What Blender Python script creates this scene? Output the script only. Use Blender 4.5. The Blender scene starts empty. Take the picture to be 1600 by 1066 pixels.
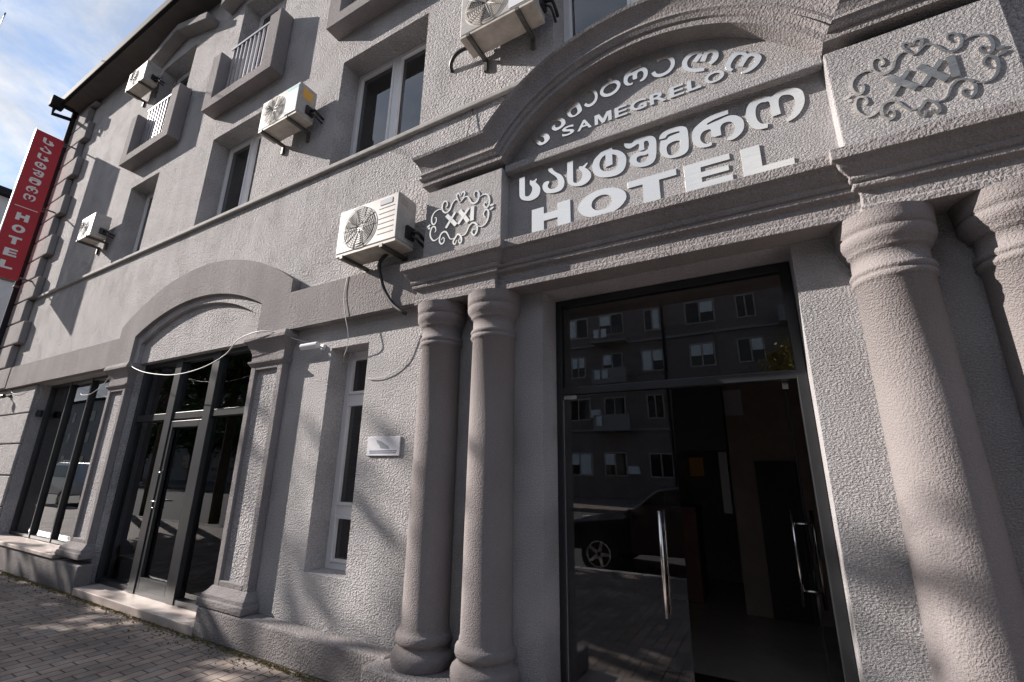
import bpy, bmesh, math, random
from mathutils import Vector, Matrix
random.seed(7)
scene = bpy.context.scene
COL = scene.collection
D, HE = 2.95, 1.55

# ---------------------------------------------------------------- camera
cam_data = bpy.data.cameras.new("camera")
cam = bpy.data.objects.new("camera", cam_data); COL.objects.link(cam)
cam_data.sensor_width = 36.0
cam_data.lens = 708.5 / 1600 * 36.0
cam_data.clip_start = 0.05; cam_data.clip_end = 2000
X = (0.87276121, 0.48796316, 0.01340987)
Yd = (-0.12223793, 0.24506305, -0.96177024)
Zf = (-0.47259471, 0.83775656, 0.27352913)
cam.matrix_world = Matrix(((X[0], -Yd[0], -Zf[0], 0), (X[1], -Yd[1], -Zf[1], -D),
                           (X[2], -Yd[2], -Zf[2], HE), (0, 0, 0, 1)))
scene.camera = cam

# ---------------------------------------------------------------- light
SUN = Vector((3.3, 1.0, -1.8)).normalized()
sd = bpy.data.lights.new("sun", 'SUN'); sd.energy = 5.0; sd.angle = math.radians(0.5); sd.color = (1.0, 0.92, 0.85)
so = bpy.data.objects.new("sun", sd); COL.objects.link(so)
so.rotation_euler = SUN.to_track_quat('-Z', 'Y').to_euler(); so.location = (-30, -12, 25)
EL = math.asin(-SUN.z); ROT = math.atan2(-SUN.x, -SUN.y)

world = bpy.data.worlds.new("World"); scene.world = world; world.use_nodes = True
nt = world.node_tree; nt.nodes.clear()
def N(nt, t, **kw):
    n = nt.nodes.new(t)
    for k, v in kw.items():
        if k.startswith('i_'):
            key = k[2:]
            n.inputs[int(key) if key.isdigit() else key.replace('_', ' ')].default_value = v
        else: setattr(n, k, v)
    return n
wo = N(nt, 'ShaderNodeOutputWorld'); bg = N(nt, 'ShaderNodeBackground'); bg.inputs['Strength'].default_value = 0.05
sky = N(nt, 'ShaderNodeTexSky'); sky.sky_type = 'NISHITA'; sky.sun_disc = False
sky.sun_elevation = EL; sky.sun_rotation = ROT; sky.air_density = 1.0; sky.dust_density = 0.1; sky.ozone_density = 2.5
tc = N(nt, 'ShaderNodeTexCoord'); sep = N(nt, 'ShaderNodeSeparateXYZ'); nt.links.new(tc.outputs['Generated'], sep.inputs[0])
mz = N(nt, 'ShaderNodeMath', operation='MAXIMUM'); mz.inputs[1].default_value = 0.0; nt.links.new(sep.outputs['Z'], mz.inputs[0])
az = N(nt, 'ShaderNodeMath', operation='ADD'); az.inputs[1].default_value = 0.22; nt.links.new(mz.outputs[0], az.inputs[0])
dx = N(nt, 'ShaderNodeMath', operation='DIVIDE'); nt.links.new(sep.outputs['X'], dx.inputs[0]); nt.links.new(az.outputs[0], dx.inputs[1])
dy = N(nt, 'ShaderNodeMath', operation='DIVIDE'); nt.links.new(sep.outputs['Y'], dy.inputs[0]); nt.links.new(az.outputs[0], dy.inputs[1])
cmb = N(nt, 'ShaderNodeCombineXYZ'); nt.links.new(dx.outputs[0], cmb.inputs[0]); nt.links.new(dy.outputs[0], cmb.inputs[1])
nz = N(nt, 'ShaderNodeTexNoise', i_Scale=1.9, i_Detail=9.0, i_Roughness=0.66, i_Distortion=0.6); nt.links.new(cmb.outputs[0], nz.inputs['Vector'])
cr = N(nt, 'ShaderNodeValToRGB'); cr.color_ramp.elements[0].position = 0.49; cr.color_ramp.elements[1].position = 0.68
nt.links.new(nz.outputs['Fac'], cr.inputs[0])
hz = N(nt, 'ShaderNodeMapRange', i_1=0.1, i_2=0.48, i_3=0.75, i_4=0.0); nt.links.new(sep.outputs['Z'], hz.inputs[0])
cmx = N(nt, 'ShaderNodeMath', operation='MULTIPLY_ADD', use_clamp=True); cmx.inputs[1].default_value = 0.85
nt.links.new(cr.outputs[0], cmx.inputs[0]); nt.links.new(hz.outputs[0], cmx.inputs[2])
dot = N(nt, 'ShaderNodeVectorMath', operation='DOT_PRODUCT'); dot.inputs[1].default_value = (-0.50, -0.70, 0.51); nt.links.new(tc.outputs['Generated'], dot.inputs[0])
dmr = N(nt, 'ShaderNodeMapRange', i_1=0.5, i_2=0.88, i_3=0.0, i_4=0.75); nt.links.new(dot.outputs['Value'], dmr.inputs[0])
cm2 = N(nt, 'ShaderNodeMath', operation='ADD', use_clamp=True); nt.links.new(cmx.outputs[0], cm2.inputs[0]); nt.links.new(dmr.outputs[0], cm2.inputs[1]); cmx = cm2
mixs = N(nt, 'ShaderNodeMix', data_type='RGBA'); nzb = N(nt, 'ShaderNodeTexNoise', i_Scale=3.1, i_Detail=6.0, i_Roughness=0.6); nt.links.new(cmb.outputs[0], nzb.inputs['Vector'])
cbr = N(nt, 'ShaderNodeMapRange', i_1=0.36, i_2=0.64); nt.links.new(nzb.outputs['Fac'], cbr.inputs[0])
ccol = N(nt, 'ShaderNodeMix', data_type='RGBA'); ccol.inputs['A'].default_value = (5.7, 6.2, 7.2, 1); ccol.inputs['B'].default_value = (10.3, 10.4, 10.6, 1)
nt.links.new(cbr.outputs[0], ccol.inputs['Factor']); nt.links.new(ccol.outputs['Result'], mixs.inputs['B'])
hsv = N(nt, 'ShaderNodeHueSaturation', i_Saturation=1.0, i_Value=1.8); nt.links.new(sky.outputs[0], hsv.inputs['Color'])
nt.links.new(cmx.outputs[0], mixs.inputs['Factor']); nt.links.new(hsv.outputs[0], mixs.inputs['A'])
nt.links.new(mixs.outputs['Result'], bg.inputs['Color']); nt.links.new(bg.outputs[0], wo.inputs[0])

scene.view_settings.view_transform = 'Standard'; scene.view_settings.look = 'None'
scene.view_settings.exposure = 1.06; scene.view_settings.gamma = 1.0

# ---------------------------------------------------------------- materials
MATS = {}
def mat(name):
    m = bpy.data.materials.new(name); m.use_nodes = True
    return m, m.node_tree, m.node_tree.nodes['Principled BSDF']
def pos(nt, scale=(1, 1, 1)):
    g = N(nt, 'ShaderNodeNewGeometry'); mp = N(nt, 'ShaderNodeMapping'); mp.inputs['Scale'].default_value = scale
    nt.links.new(g.outputs['Position'], mp.inputs['Vector']); return mp.outputs[0]
def stucco(name, col, scale, dist, stretch=(1, 1, 1), rough=0.9, dirt=0.12, fine=0.0, worm=0.6, coarse=0.7):
    m, nt, b = mat(name); L = nt.links.new
    v = pos(nt, stretch)
    n1 = N(nt, 'ShaderNodeTexNoise', i_Scale=scale, i_Detail=2.2, i_Roughness=0.55, i_Distortion=worm); L(v, n1.inputs['Vector'])
    rp = N(nt, 'ShaderNodeMapRange', i_1=0.36, i_2=0.66, i_3=0.0, i_4=1.0); L(n1.outputs['Fac'], rp.inputs[0])
    n2 = N(nt, 'ShaderNodeTexNoise', i_Scale=scale * 3.1, i_Detail=2.0); L(v, n2.inputs['Vector'])
    hs = N(nt, 'ShaderNodeMath', operation='MULTIPLY_ADD'); hs.inputs[1].default_value = 0.35
    L(n2.outputs['Fac'], hs.inputs[0]); L(rp.outputs[0], hs.inputs[2])
    # coarser unevenness of the thrown coat, read from farther away
    n6 = N(nt, 'ShaderNodeTexNoise', i_Scale=scale * 0.42, i_Detail=2.0, i_Roughness=0.6, i_Distortion=0.4); L(v, n6.inputs['Vector'])
    hs2 = N(nt, 'ShaderNodeMath', operation='MULTIPLY_ADD'); hs2.inputs[1].default_value = coarse; L(n6.outputs['Fac'], hs2.inputs[0]); L(hs.outputs[0], hs2.inputs[2]); hs = hs2
    # patchiness of the coat: large blotches and faint runs
    n3 = N(nt, 'ShaderNodeTexNoise', i_Scale=0.9, i_Detail=5.0, i_Roughness=0.65); L(pos(nt), n3.inputs['Vector'])
    n4 = N(nt, 'ShaderNodeTexNoise', i_Scale=1.0, i_Detail=4.0); L(pos(nt, (3.0, 3.0, 0.35)), n4.inputs['Vector'])
    a = N(nt, 'ShaderNodeMath', operation='ADD'); L(n3.outputs['Fac'], a.inputs[0]); L(n4.outputs['Fac'], a.inputs[1])
    mr = N(nt, 'ShaderNodeMapRange', i_1=0.7, i_2=1.3, i_3=1 - dirt, i_4=1 + dirt); L(a.outputs[0], mr.inputs[0])
    # light and dark grains of the aggregate
    n5 = N(nt, 'ShaderNodeTexNoise', i_Scale=scale * 1.6, i_Detail=2.0, i_Roughness=0.7); n5.noise_dimensions = '3D'; L(pos(nt, (1.07, 1.0, 1.13)), n5.inputs['Vector'])
    pit = N(nt, 'ShaderNodeMapRange', i_1=0.3, i_2=0.7, i_3=1.0 - fine, i_4=1.0 + fine); L(n5.outputs['Fac'], pit.inputs[0])
    mu = N(nt, 'ShaderNodeMath', operation='MULTIPLY'); L(mr.outputs[0], mu.inputs[0]); L(pit.outputs[0], mu.inputs[1])
    gz = N(nt, 'ShaderNodeSeparateXYZ'); L(pos(nt), gz.inputs[0])
    nd = N(nt, 'ShaderNodeTexNoise', i_Scale=3.5, i_Detail=6.0, i_Roughness=0.7); L(pos(nt), nd.inputs['Vector'])
    ed = N(nt, 'ShaderNodeMath', operation='MULTIPLY_ADD'); ed.inputs[1].default_value = -1.1; L(nd.outputs['Fac'], ed.inputs[0]); L(gz.outputs['Z'], ed.inputs[2])
    sp = N(nt, 'ShaderNodeMapRange', i_1=-0.55, i_2=0.05, i_3=0.70, i_4=1.0); L(ed.outputs[0], sp.inputs[0])
    nr = N(nt, 'ShaderNodeTexNoise', i_Scale=1.0, i_Detail=5.0, i_Roughness=0.7); L(pos(nt, (7.0, 7.0, 0.25)), nr.inputs['Vector'])
    zr = N(nt, 'ShaderNodeMapRange', i_1=4.0, i_2=4.9, i_3=0.0, i_4=1.0); L(gz.outputs['Z'], zr.inputs[0])
    zt = N(nt, 'ShaderNodeMath', operation='LESS_THAN'); zt.inputs[1].default_value = 4.9; L(gz.outputs['Z'], zt.inputs[0])
    rr = N(nt, 'ShaderNodeMapRange', i_1=0.5, i_2=0.68, i_3=0.0, i_4=0.20); L(nr.outputs['Fac'], rr.inputs[0])
    m1 = N(nt, 'ShaderNodeMath', operation='MULTIPLY'); L(zr.outputs[0], m1.inputs[0]); L(zt.outputs[0], m1.inputs[1])
    m2 = N(nt, 'ShaderNodeMath', operation='MULTIPLY'); L(m1.outputs[0], m2.inputs[0]); L(rr.outputs[0], m2.inputs[1])
    m3 = N(nt, 'ShaderNodeMath', operation='SUBTRACT'); m3.inputs[0].default_value = 1.0; L(m2.outputs[0], m3.inputs[1])
    m4 = N(nt, 'ShaderNodeMath', operation='MULTIPLY'); L(m3.outputs[0], m4.inputs[0]); L(sp.outputs[0], m4.inputs[1])
    m5 = N(nt, 'ShaderNodeMath', operation='MULTIPLY'); L(mu.outputs[0], m5.inputs[0]); L(m4.outputs[0], m5.inputs[1]); mu = m5
    cm = N(nt, 'ShaderNodeVectorMath', operation='SCALE'); cm.inputs[0].default_value = col; L(mu.outputs[0], cm.inputs['Scale'])
    L(cm.outputs[0], b.inputs['Base Color']); b.inputs['Roughness'].default_value = rough
    b.inputs['Specular IOR Level'].default_value = 0.06
    n7 = N(nt, 'ShaderNodeTexNoise', i_Scale=2.6, i_Detail=4.0, i_Roughness=0.6); L(pos(nt), n7.inputs['Vector'])
    st = N(nt, 'ShaderNodeMapRange', i_1=0.35, i_2=0.65, i_3=0.5, i_4=1.0); L(n7.outputs['Fac'], st.inputs[0])
    bp = N(nt, 'ShaderNodeBump', i_Strength=1.0, i_Distance=dist); L(st.outputs[0], bp.inputs['Strength']); L(hs.outputs[0], bp.inputs['Height']); L(bp.outputs[0], b.inputs['Normal'])
    MATS[name] = m
stucco('wall_stucco', (0.43, 0.415, 0.42), 38, 0.021, (1, 1, 1.35), worm=0.3, dirt=0.10, fine=0.26, coarse=0.9)
stucco('lower_stucco', (0.44, 0.426, 0.43), 56, 0.0120, (1, 1, 1.4), worm=0.3, dirt=0.10, fine=0.26, coarse=0.5)
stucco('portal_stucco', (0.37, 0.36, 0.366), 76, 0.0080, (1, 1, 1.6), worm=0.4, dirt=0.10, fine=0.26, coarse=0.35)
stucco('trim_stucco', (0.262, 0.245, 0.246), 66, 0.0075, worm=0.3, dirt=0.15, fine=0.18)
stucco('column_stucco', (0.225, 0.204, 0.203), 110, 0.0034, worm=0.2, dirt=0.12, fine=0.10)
def plain(name, col, rough=0.5, metal=0.0, bump=0, spec=0.5, var=0.0, vs=4.0):
    m, nt, b = mat(name); L = nt.links.new
    b.inputs['Base Color'].default_value = (*col, 1); b.inputs['Roughness'].default_value = rough
    b.inputs['Metallic'].default_value = metal; b.inputs['Specular IOR Level'].default_value = spec
    if var:
        n = N(nt, 'ShaderNodeTexNoise', i_Scale=vs, i_Detail=6.0, i_Roughness=0.65); L(pos(nt), n.inputs['Vector'])
        mr = N(nt, 'ShaderNodeMapRange', i_1=0.3, i_2=0.7, i_3=1 - var, i_4=1 + var); L(n.outputs['Fac'], mr.inputs[0])
        cm = N(nt, 'ShaderNodeVectorMath', operation='SCALE'); cm.inputs[0].default_value = col; L(mr.outputs[0], cm.inputs['Scale'])
        L(cm.outputs[0], b.inputs['Base Color'])
        if bump:
            bp = N(nt, 'ShaderNodeBump', i_Strength=0.6, i_Distance=bump); L(n.outputs['Fac'], bp.inputs['Height']); L(bp.outputs[0], b.inputs['Normal'])
    MATS[name] = m
    return m
plain('dark_metal', (0.02, 0.021, 0.024), 0.35, 0.0, var=0.2)
plain('roof_metal', (0.018, 0.018, 0.021), 0.8, 0.0, var=0.3, spec=0.15)
plain('soffit_board', (0.09, 0.08, 0.075), 0.8, var=0.2)
plain('white_plastic', (0.72, 0.72, 0.74), 0.35, var=0.05)
plain('ac_white', (0.39, 0.375, 0.36), 0.5, var=0.2, vs=9)
plain('ac_base', (0.45, 0.41, 0.36), 0.6, var=0.25, vs=9)
plain('black_rubber', (0.015, 0.015, 0.016), 0.45)
plain('fan_dark', (0.045, 0.045, 0.05), 0.5)
plain('bracket_metal', (0.09, 0.085, 0.08), 0.55, 0.3, var=0.4, vs=20)
plain('galvanised', (0.36, 0.35, 0.38), 0.35, 0.6, var=0.1)
plain('steel', (0.72, 0.70, 0.68), 0.22, 1.0)
def brushed():
    m, nt, b = mat('brushed_steel'); L = nt.links.new
    b.inputs['Base Color'].default_value = (0.93, 0.87, 0.79, 1); b.inputs['Metallic'].default_value = 1.0
    n = N(nt, 'ShaderNodeTexNoise', i_Scale=14.0, i_Detail=5.0); L(pos(nt, (0.35, 1, 9.0)), n.inputs['Vector'])
    mr = N(nt, 'ShaderNodeMapRange', i_1=0.3, i_2=0.7, i_3=0.10, i_4=0.26); L(n.outputs['Fac'], mr.inputs[0]); L(mr.outputs[0], b.inputs['Roughness'])
    n2 = N(nt, 'ShaderNodeTexNoise', i_Scale=1.6, i_Detail=2.0); L(pos(nt), n2.inputs['Vector'])
    bp = N(nt, 'ShaderNodeBump', i_Strength=0.6, i_Distance=0.02); L(n2.outputs['Fac'], bp.inputs['Height']); L(bp.outputs[0], b.inputs['Normal'])
    MATS['brushed_steel'] = m
brushed()
plain('red_panel', (0.44, 0.016, 0.03), 0.5, var=0.08)
plain('banner_white', (0.75, 0.74, 0.74), 0.5)
plain('yellow_sticker', (0.75, 0.40, 0.08), 0.5)
plain('teal_sticker', (0.12, 0.42, 0.40), 0.5)
plain('grey_ink', (0.25, 0.27, 0.32), 0.6)
plain('blue_ink', (0.08, 0.10, 0.2), 0.6)
plain('plaque_white', (0.66, 0.66, 0.70), 0.4)
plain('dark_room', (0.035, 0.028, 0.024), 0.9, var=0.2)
plain('lobby_wall', (0.36, 0.30, 0.26), 0.8, var=0.15)
plain('lobby_dark', (0.05, 0.042, 0.04), 0.6)
plain('lobby_floor', (0.30, 0.27, 0.25), 0.35, var=0.2)
plain('curtain', (0.80, 0.83, 0.82), 0.9, var=0.1)
plain('brown_blind', (0.24, 0.13, 0.10), 0.9, var=0.2)
plain('marble', (0.42, 0.36, 0.33), 0.45, var=0.3, vs=2.5)
plain('concrete', (0.30, 0.29, 0.28), 0.9, var=0.2, bump=0.004, vs=12)
plain('asphalt', (0.055, 0.055, 0.057), 0.9, var=0.3, bump=0.004, vs=40)
plain('pale_render', (0.50, 0.50, 0.50), 0.9, var=0.06)
plain('opposite_wall', (0.20, 0.165, 0.15), 0.9, var=0.15)
plain('bark', (0.10, 0.075, 0.055), 0.9, var=0.4, bump=0.02, vs=9)
plain('car_black', (0.012, 0.012, 0.014), 0.18, 0.2)
plain('car_silver', (0.55, 0.57, 0.60), 0.22, 0.6)
plain('tyre', (0.02, 0.02, 0.02), 0.8)
plain('car_glass', (0.01, 0.012, 0.014), 0.04)
plain('moss', (0.20, 0.16, 0.06), 0.95, var=0.4, vs=30)
plain('cable_white', (0.5, 0.5, 0.5), 0.5)
plain('joint_dark', (0.06, 0.055, 0.055), 0.95)
def leaf(name, c1, c2):
    m, nt, b = mat(name); L = nt.links.new
    oi = N(nt, 'ShaderNodeTexNoise', i_Scale=1.7, i_Detail=3.0); L(pos(nt), oi.inputs['Vector'])
    mx = N(nt, 'ShaderNodeMix', data_type='RGBA'); mx.inputs['A'].default_value = (*c1, 1); mx.inputs['B'].default_value = (*c2, 1)
    mr = N(nt, 'ShaderNodeMapRange', i_1=0.35, i_2=0.65); L(oi.outputs['Fac'], mr.inputs[0]); L(mr.outputs[0], mx.inputs['Factor'])
    L(mx.outputs['Result'], b.inputs['Base Color']); b.inputs['Roughness'].default_value = 0.6; MATS[name] = m
leaf('green_leaves', (0.035, 0.075, 0.018), (0.075, 0.12, 0.03))
leaf('yellow_leaves', (0.38, 0.27, 0.03), (0.22, 0.20, 0.03))
def glass(name, tint, ior, rough=0.0):
    m = bpy.data.materials.new(name); m.use_nodes = True; nt = m.node_tree; nt.nodes.clear(); L = nt.links.new
    o = N(nt, 'ShaderNodeOutputMaterial'); mx = N(nt, 'ShaderNodeMixShader'); f = N(nt, 'ShaderNodeFresnel', i_IOR=ior)
    t = N(nt, 'ShaderNodeBsdfTransparent'); t.inputs[0].default_value = (*tint, 1)
    g = N(nt, 'ShaderNodeBsdfGlossy'); g.inputs['Roughness'].default_value = rough; g.inputs[0].default_value = (0.95, 0.97, 1.0, 1)
    n = N(nt, 'ShaderNodeTexNoise', i_Scale=0.7, i_Detail=1.0); L(pos(nt), n.inputs['Vector'])
    bp = N(nt, 'ShaderNodeBump', i_Strength=0.05, i_Distance=0.05); L(n.outputs['Fac'], bp.inputs['Height'])
    L(bp.outputs[0], g.inputs['Normal'])
    L(f.outputs[0], mx.inputs[0]); L(t.outputs[0], mx.inputs[1]); L(g.outputs[0], mx.inputs[2]); L(mx.outputs[0], o.inputs[0])
    MATS[name] = m
glass('window_glass', (0.9, 0.88, 0.86), 2.0)
glass('shop_glass', (0.88, 0.92, 0.92), 1.6)
glass('door_glass', (0.75, 0.75, 0.75), 1.8)
glass('clear_glass', (0.8, 0.82, 0.82), 1.45)
def pavers():
    m, nt, b = mat('pavers'); L = nt.links.new
    g = N(nt, 'ShaderNodeNewGeometry'); mp = N(nt, 'ShaderNodeMapping'); mp.inputs['Rotation'].default_value = (0, 0, math.radians(90))
    L(g.outputs['Position'], mp.inputs['Vector'])
    br = N(nt, 'ShaderNodeTexBrick', i_Scale=1.0, offset=0.5, i_Mortar_Size=0.006, i_Mortar_Smooth=0.15, i_Brick_Width=0.215, i_Row_Height=0.108, i_Bias=0.0)
    br.inputs['Color1'].default_value = (0.34, 0.265, 0.22, 1); br.inputs['Color2'].default_value = (0.22, 0.19, 0.175, 1)
    br.inputs['Mortar'].default_value = (0.07, 0.06, 0.055, 1)
    L(mp.outputs[0], br.inputs['Vector'])
    n = N(nt, 'ShaderNodeTexNoise', i_Scale=2.2, i_Detail=8.0, i_Roughness=0.7); L(g.outputs['Position'], n.inputs['Vector'])
    mr = N(nt, 'ShaderNodeMapRange', i_1=0.3, i_2=0.7, i_3=0.68, i_4=1.25); L(n.outputs['Fac'], mr.inputs[0])
    cm = N(nt, 'ShaderNodeVectorMath', operation='SCALE'); L(br.outputs['Color'], cm.inputs[0]); L(mr.outputs[0], cm.inputs['Scale'])
    n8 = N(nt, 'ShaderNodeTexNoise', i_Scale=0.55, i_Detail=5.0, i_Roughness=0.75); L(g.outputs['Position'], n8.inputs['Vector'])
    m8 = N(nt, 'ShaderNodeMapRange', i_1=0.35, i_2=0.65, i_3=0.7, i_4=1.15); L(n8.outputs['Fac'], m8.inputs[0])
    c8 = N(nt, 'ShaderNodeVectorMath', operation='SCALE'); L(cm.outputs[0], c8.inputs[0]); L(m8.outputs[0], c8.inputs['Scale'])
    L(c8.outputs[0], b.inputs['Base Color']); b.inputs['Roughness'].default_value = 0.8
    n2 = N(nt, 'ShaderNodeTexNoise', i_Scale=60.0, i_Detail=4.0); L(g.outputs['Position'], n2.inputs['Vector'])
    h = N(nt, 'ShaderNodeMath', operation='MULTIPLY_ADD'); h.inputs[1].default_value = -1.0
    L(br.outputs['Fac'], h.inputs[0]); 
    h2 = N(nt, 'ShaderNodeMath', operation='MULTIPLY'); h2.inputs[1].default_value = 0.5; L(n2.outputs['Fac'], h2.inputs[0]); L(h2.outputs[0], h.inputs[2])
    bp = N(nt, 'ShaderNodeBump', i_Strength=0.9, i_Distance=0.006); L(h.outputs[0], bp.inputs['Height']); L(bp.outputs[0], b.inputs['Normal'])
    MATS['pavers'] = m
pavers()

# ---------------------------------------------------------------- mesh helpers
class MB:
    def __init__(s): s.v = []; s.f = []; s.sm = []
    def add(s, verts, faces, smooth=False):
        o = len(s.v); s.v += [tuple(p) for p in verts]
        for f in faces: s.f.append([i + o for i in f]); s.sm.append(smooth)
        return s
    def box(s, x0, x1, y0, y1, z0, z1):
        return s.add([(x0, y0, z0), (x1, y0, z0), (x1, y1, z0), (x0, y1, z0), (x0, y0, z1), (x1, y0, z1), (x1, y1, z1), (x0, y1, z1)],
                     [(0, 1, 5, 4), (1, 2, 6, 5), (2, 3, 7, 6), (3, 0, 4, 7), (4, 5, 6, 7), (3, 2, 1, 0)])
    def prism(s, poly, y0, y1, holes=None, tf=None):
        """polygon in (x,z), extruded from y0 to y1; holes are tessellated through bmesh"""
        from mathutils.geometry import tessellate_polygon
        loops = [list(poly)] + [list(h) for h in (holes or [])]
        flat = [p for l in loops for p in l]
        tris = tessellate_polygon([[Vector((p[0], p[1], 0)) for p in l] for l in loops])
        n = len(flat); tf = tf or (lambda x, y, z: (x, y, z))
        V = [tf(p[0], y0, p[1]) for p in flat] + [tf(p[0], y1, p[1]) for p in flat]
        F = [tuple(t) for t in tris] + [tuple(i + n for i in reversed(t)) for t in tris]
        o = 0
        for l in loops:
            k = len(l)
            for i in range(k): j = (i + 1) % k; F.append((o + i, o + j, o + j + n, o + i + n))
            o += k
        return s.add(V, F)
    def lathe(s, cx, cy, prof, n=40):
        V = []; F = []
        for r, z in prof:
            for i in range(n): a = 2 * math.pi * i / n; V.append((cx + r * math.cos(a), cy + r * math.sin(a), z))
        for k in range(len(prof) - 1):
            for i in range(n): j = (i + 1) % n; F.append((k * n + i, k * n + j, (k + 1) * n + j, (k + 1) * n + i))
        s.add(V, F, True)
        s.add([V[i] for i in range(n)], [tuple(range(n))]); s.add([V[(len(prof) - 1) * n + i] for i in range(n)], [tuple(range(n))])
        return s
    def tube(s, pts, r, n=8, smooth=True):
        pts = [Vector(p) for p in pts]; V = []; F = []
        rs = r if isinstance(r, (list, tuple)) else [r] * len(pts)
        up = Vector((0.13, 0.31, 0.94))
        for i, p in enumerate(pts):
            t = (pts[min(i + 1, len(pts) - 1)] - pts[max(i - 1, 0)]).normalized()
            a = t.cross(up)
            if a.length < 1e-4: a = t.cross(Vector((1, 0, 0)))
            a.normalize(); b = t.cross(a)
            for k in range(n): q = 2 * math.pi * k / n; V.append(p + rs[i] * (a * math.cos(q) + b * math.sin(q)))
        for i in range(len(pts) - 1):
            for k in range(n): j = (k + 1) % n; F.append((i * n + k, i * n + j, (i + 1) * n + j, (i + 1) * n + k))
        F.append(tuple(range(n))); F.append(tuple((len(pts) - 1) * n + k for k in range(n)))
        return s.add(V, F, smooth)
    def ribbon(s, pts, w, y0, y1, tf=None, taper=False):
        """flat strip in the (x,z) plane following pts, extruded y0..y1"""
        P = [Vector((p[0], p[1])) for p in pts]; A = []; B = []; n = len(P)
        for i in range(n):
            t = (P[min(i + 1, n - 1)] - P[max(i - 1, 0)]).normalized(); nn = Vector((-t.y, t.x))
            k = w / 2
            if taper: k *= 0.45 + 0.75 * math.sin(math.pi * (i + 0.5) / n)
            A.append(P[i] + nn * k); B.append(P[i] - nn * k)
        tf = tf or (lambda x, y, z: (x, y, z))
        V = []
        for i in range(n):
            V += [tf(A[i].x, y0, A[i].y), tf(B[i].x, y0, B[i].y), tf(B[i].x, y1, B[i].y), tf(A[i].x, y1, A[i].y)]
        F = []
        for i in range(n - 1):
            o = 4 * i
            for k in range(4): j = (k + 1) % 4; F.append((o + k, o + j, o + 4 + j, o + 4 + k))
        F.append((0, 1, 2, 3)); o = 4 * (n - 1); F.append((o + 3, o + 2, o + 1, o))
        return s.add(V, F)
    def loft(s, rings, closed=True, caps=True, smooth=False):
        n = len(rings[0]); V = [p for r in rings for p in r]; F = []
        for i in range(len(rings) - 1):
            for k in range(n if closed else n - 1): j = (k + 1) % n; F.append((i * n + k, i * n + j, (i + 1) * n + j, (i + 1) * n + k))
        if caps: F.append(tuple(range(n))); F.append(tuple((len(rings) - 1) * n + k for k in range(n)))
        return s.add(V, F, smooth)
    def build(s, name, material, parent=None, bevel=0.0, seg=2, recalc=True):
        me = bpy.data.meshes.new(name); me.from_pydata(s.v, [], s.f); me.update()
        for p, q in zip(me.polygons, s.sm): p.use_smooth = q
        if recalc:
            bm = bmesh.new(); bm.from_mesh(me); bmesh.ops.recalc_face_normals(bm, faces=bm.faces)
            bm.to_mesh(me); bm.free()
        me.materials.append(MATS[material])
        o = bpy.data.objects.new(name, me); COL.objects.link(o)
        if parent is not None: o.parent = parent
        if bevel:
            md = o.modifiers.new('bevel', 'BEVEL'); md.width = bevel; md.segments = seg; md.limit_method = 'ANGLE'; md.angle_limit = math.radians(40)
        return o
def thing(name, label, cat, loc=(0, 0, 0), group=None):
    o = bpy.data.objects.new(name, None); COL.objects.link(o); o.location = loc; o.empty_display_size = 0.2
    o['label'] = label; o['category'] = cat
    if group: o['group'] = group
    return o
def tag(o, label, cat, group=None):
    o['label'] = label; o['category'] = cat
    if group: o['group'] = group
    return o
def struct(o, kind='structure'): o['kind'] = kind; return o
def smooth_path(pts, k=4):
    """Catmull-Rom through pts"""
    P = [Vector(p) for p in pts]; R = []
    for i in range(len(P) - 1):
        a, b, c, d = P[max(i - 1, 0)], P[i], P[i + 1], P[min(i + 2, len(P) - 1)]
        for q in range(k):
            t = q / k
            R.append(0.5 * ((2 * b) + (-a + c) * t + (2 * a - 5 * b + 4 * c - d) * t * t + (-a + 3 * b - 3 * c + d) * t ** 3))
    R.append(P[-1]); return R
def smooth_loop(l, k=3):
    """soft closed outline; corners sharper than ~50 degrees stay sharp"""
    P = [Vector((p[0], p[1])) for p in l]; n = len(P); R = []
    def sharp(i):
        a = (P[i] - P[i - 1]).normalized(); b = (P[(i + 1) % n] - P[i]).normalized(); return a.dot(b) < 0.55
    for i in range(n):
        b, c = P[i], P[(i + 1) % n]
        a = P[i - 1] if not sharp(i) else b - (c - b) * 0.5
        d = P[(i + 2) % n] if not sharp((i + 1) % n) else c + (c - b) * 0.5
        for q in range(k):
            t = q / k
            R.append(tuple(0.5 * ((2 * b) + (-a + c) * t + (2 * a - 5 * b + 4 * c - d) * t * t + (-a + 3 * b - 3 * c + d) * t ** 3)))
    return R

# ================================================================ ground
XL, XR = -14.25, 5.0
mb = MB(); mb.add([(-400, -400, -0.16), (400, -400, -0.16), (400, 400, -0.16), (-400, 400, -0.16)], [(0, 1, 2, 3)])
struct(mb.build('ground', 'asphalt'))
mb = MB(); mb.box(-120, 60, -4.2, 0.0, -0.14, 0.0); struct(mb.build('sidewalk', 'pavers'))
mb = MB()
for i in range(-90, 45): mb.box(i * 1.0, i * 1.0 + 0.99, -4.36, -4.204, -0.15, 0.012)
struct(mb.build('kerb', 'concrete', bevel=0.012))
mb = MB(); mb.add([(-120, -16, -0.15), (60, -16, -0.15), (60, -4.37, -0.15), (-120, -4.37, -0.15)], [(0, 1, 2, 3)]); struct(mb.build('road', 'asphalt'))
mb = MB(); mb.box(-120, 60, -23.9, -16.0, -0.14, 0.0); struct(mb.build('far_sidewalk', 'pavers'))

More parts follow.
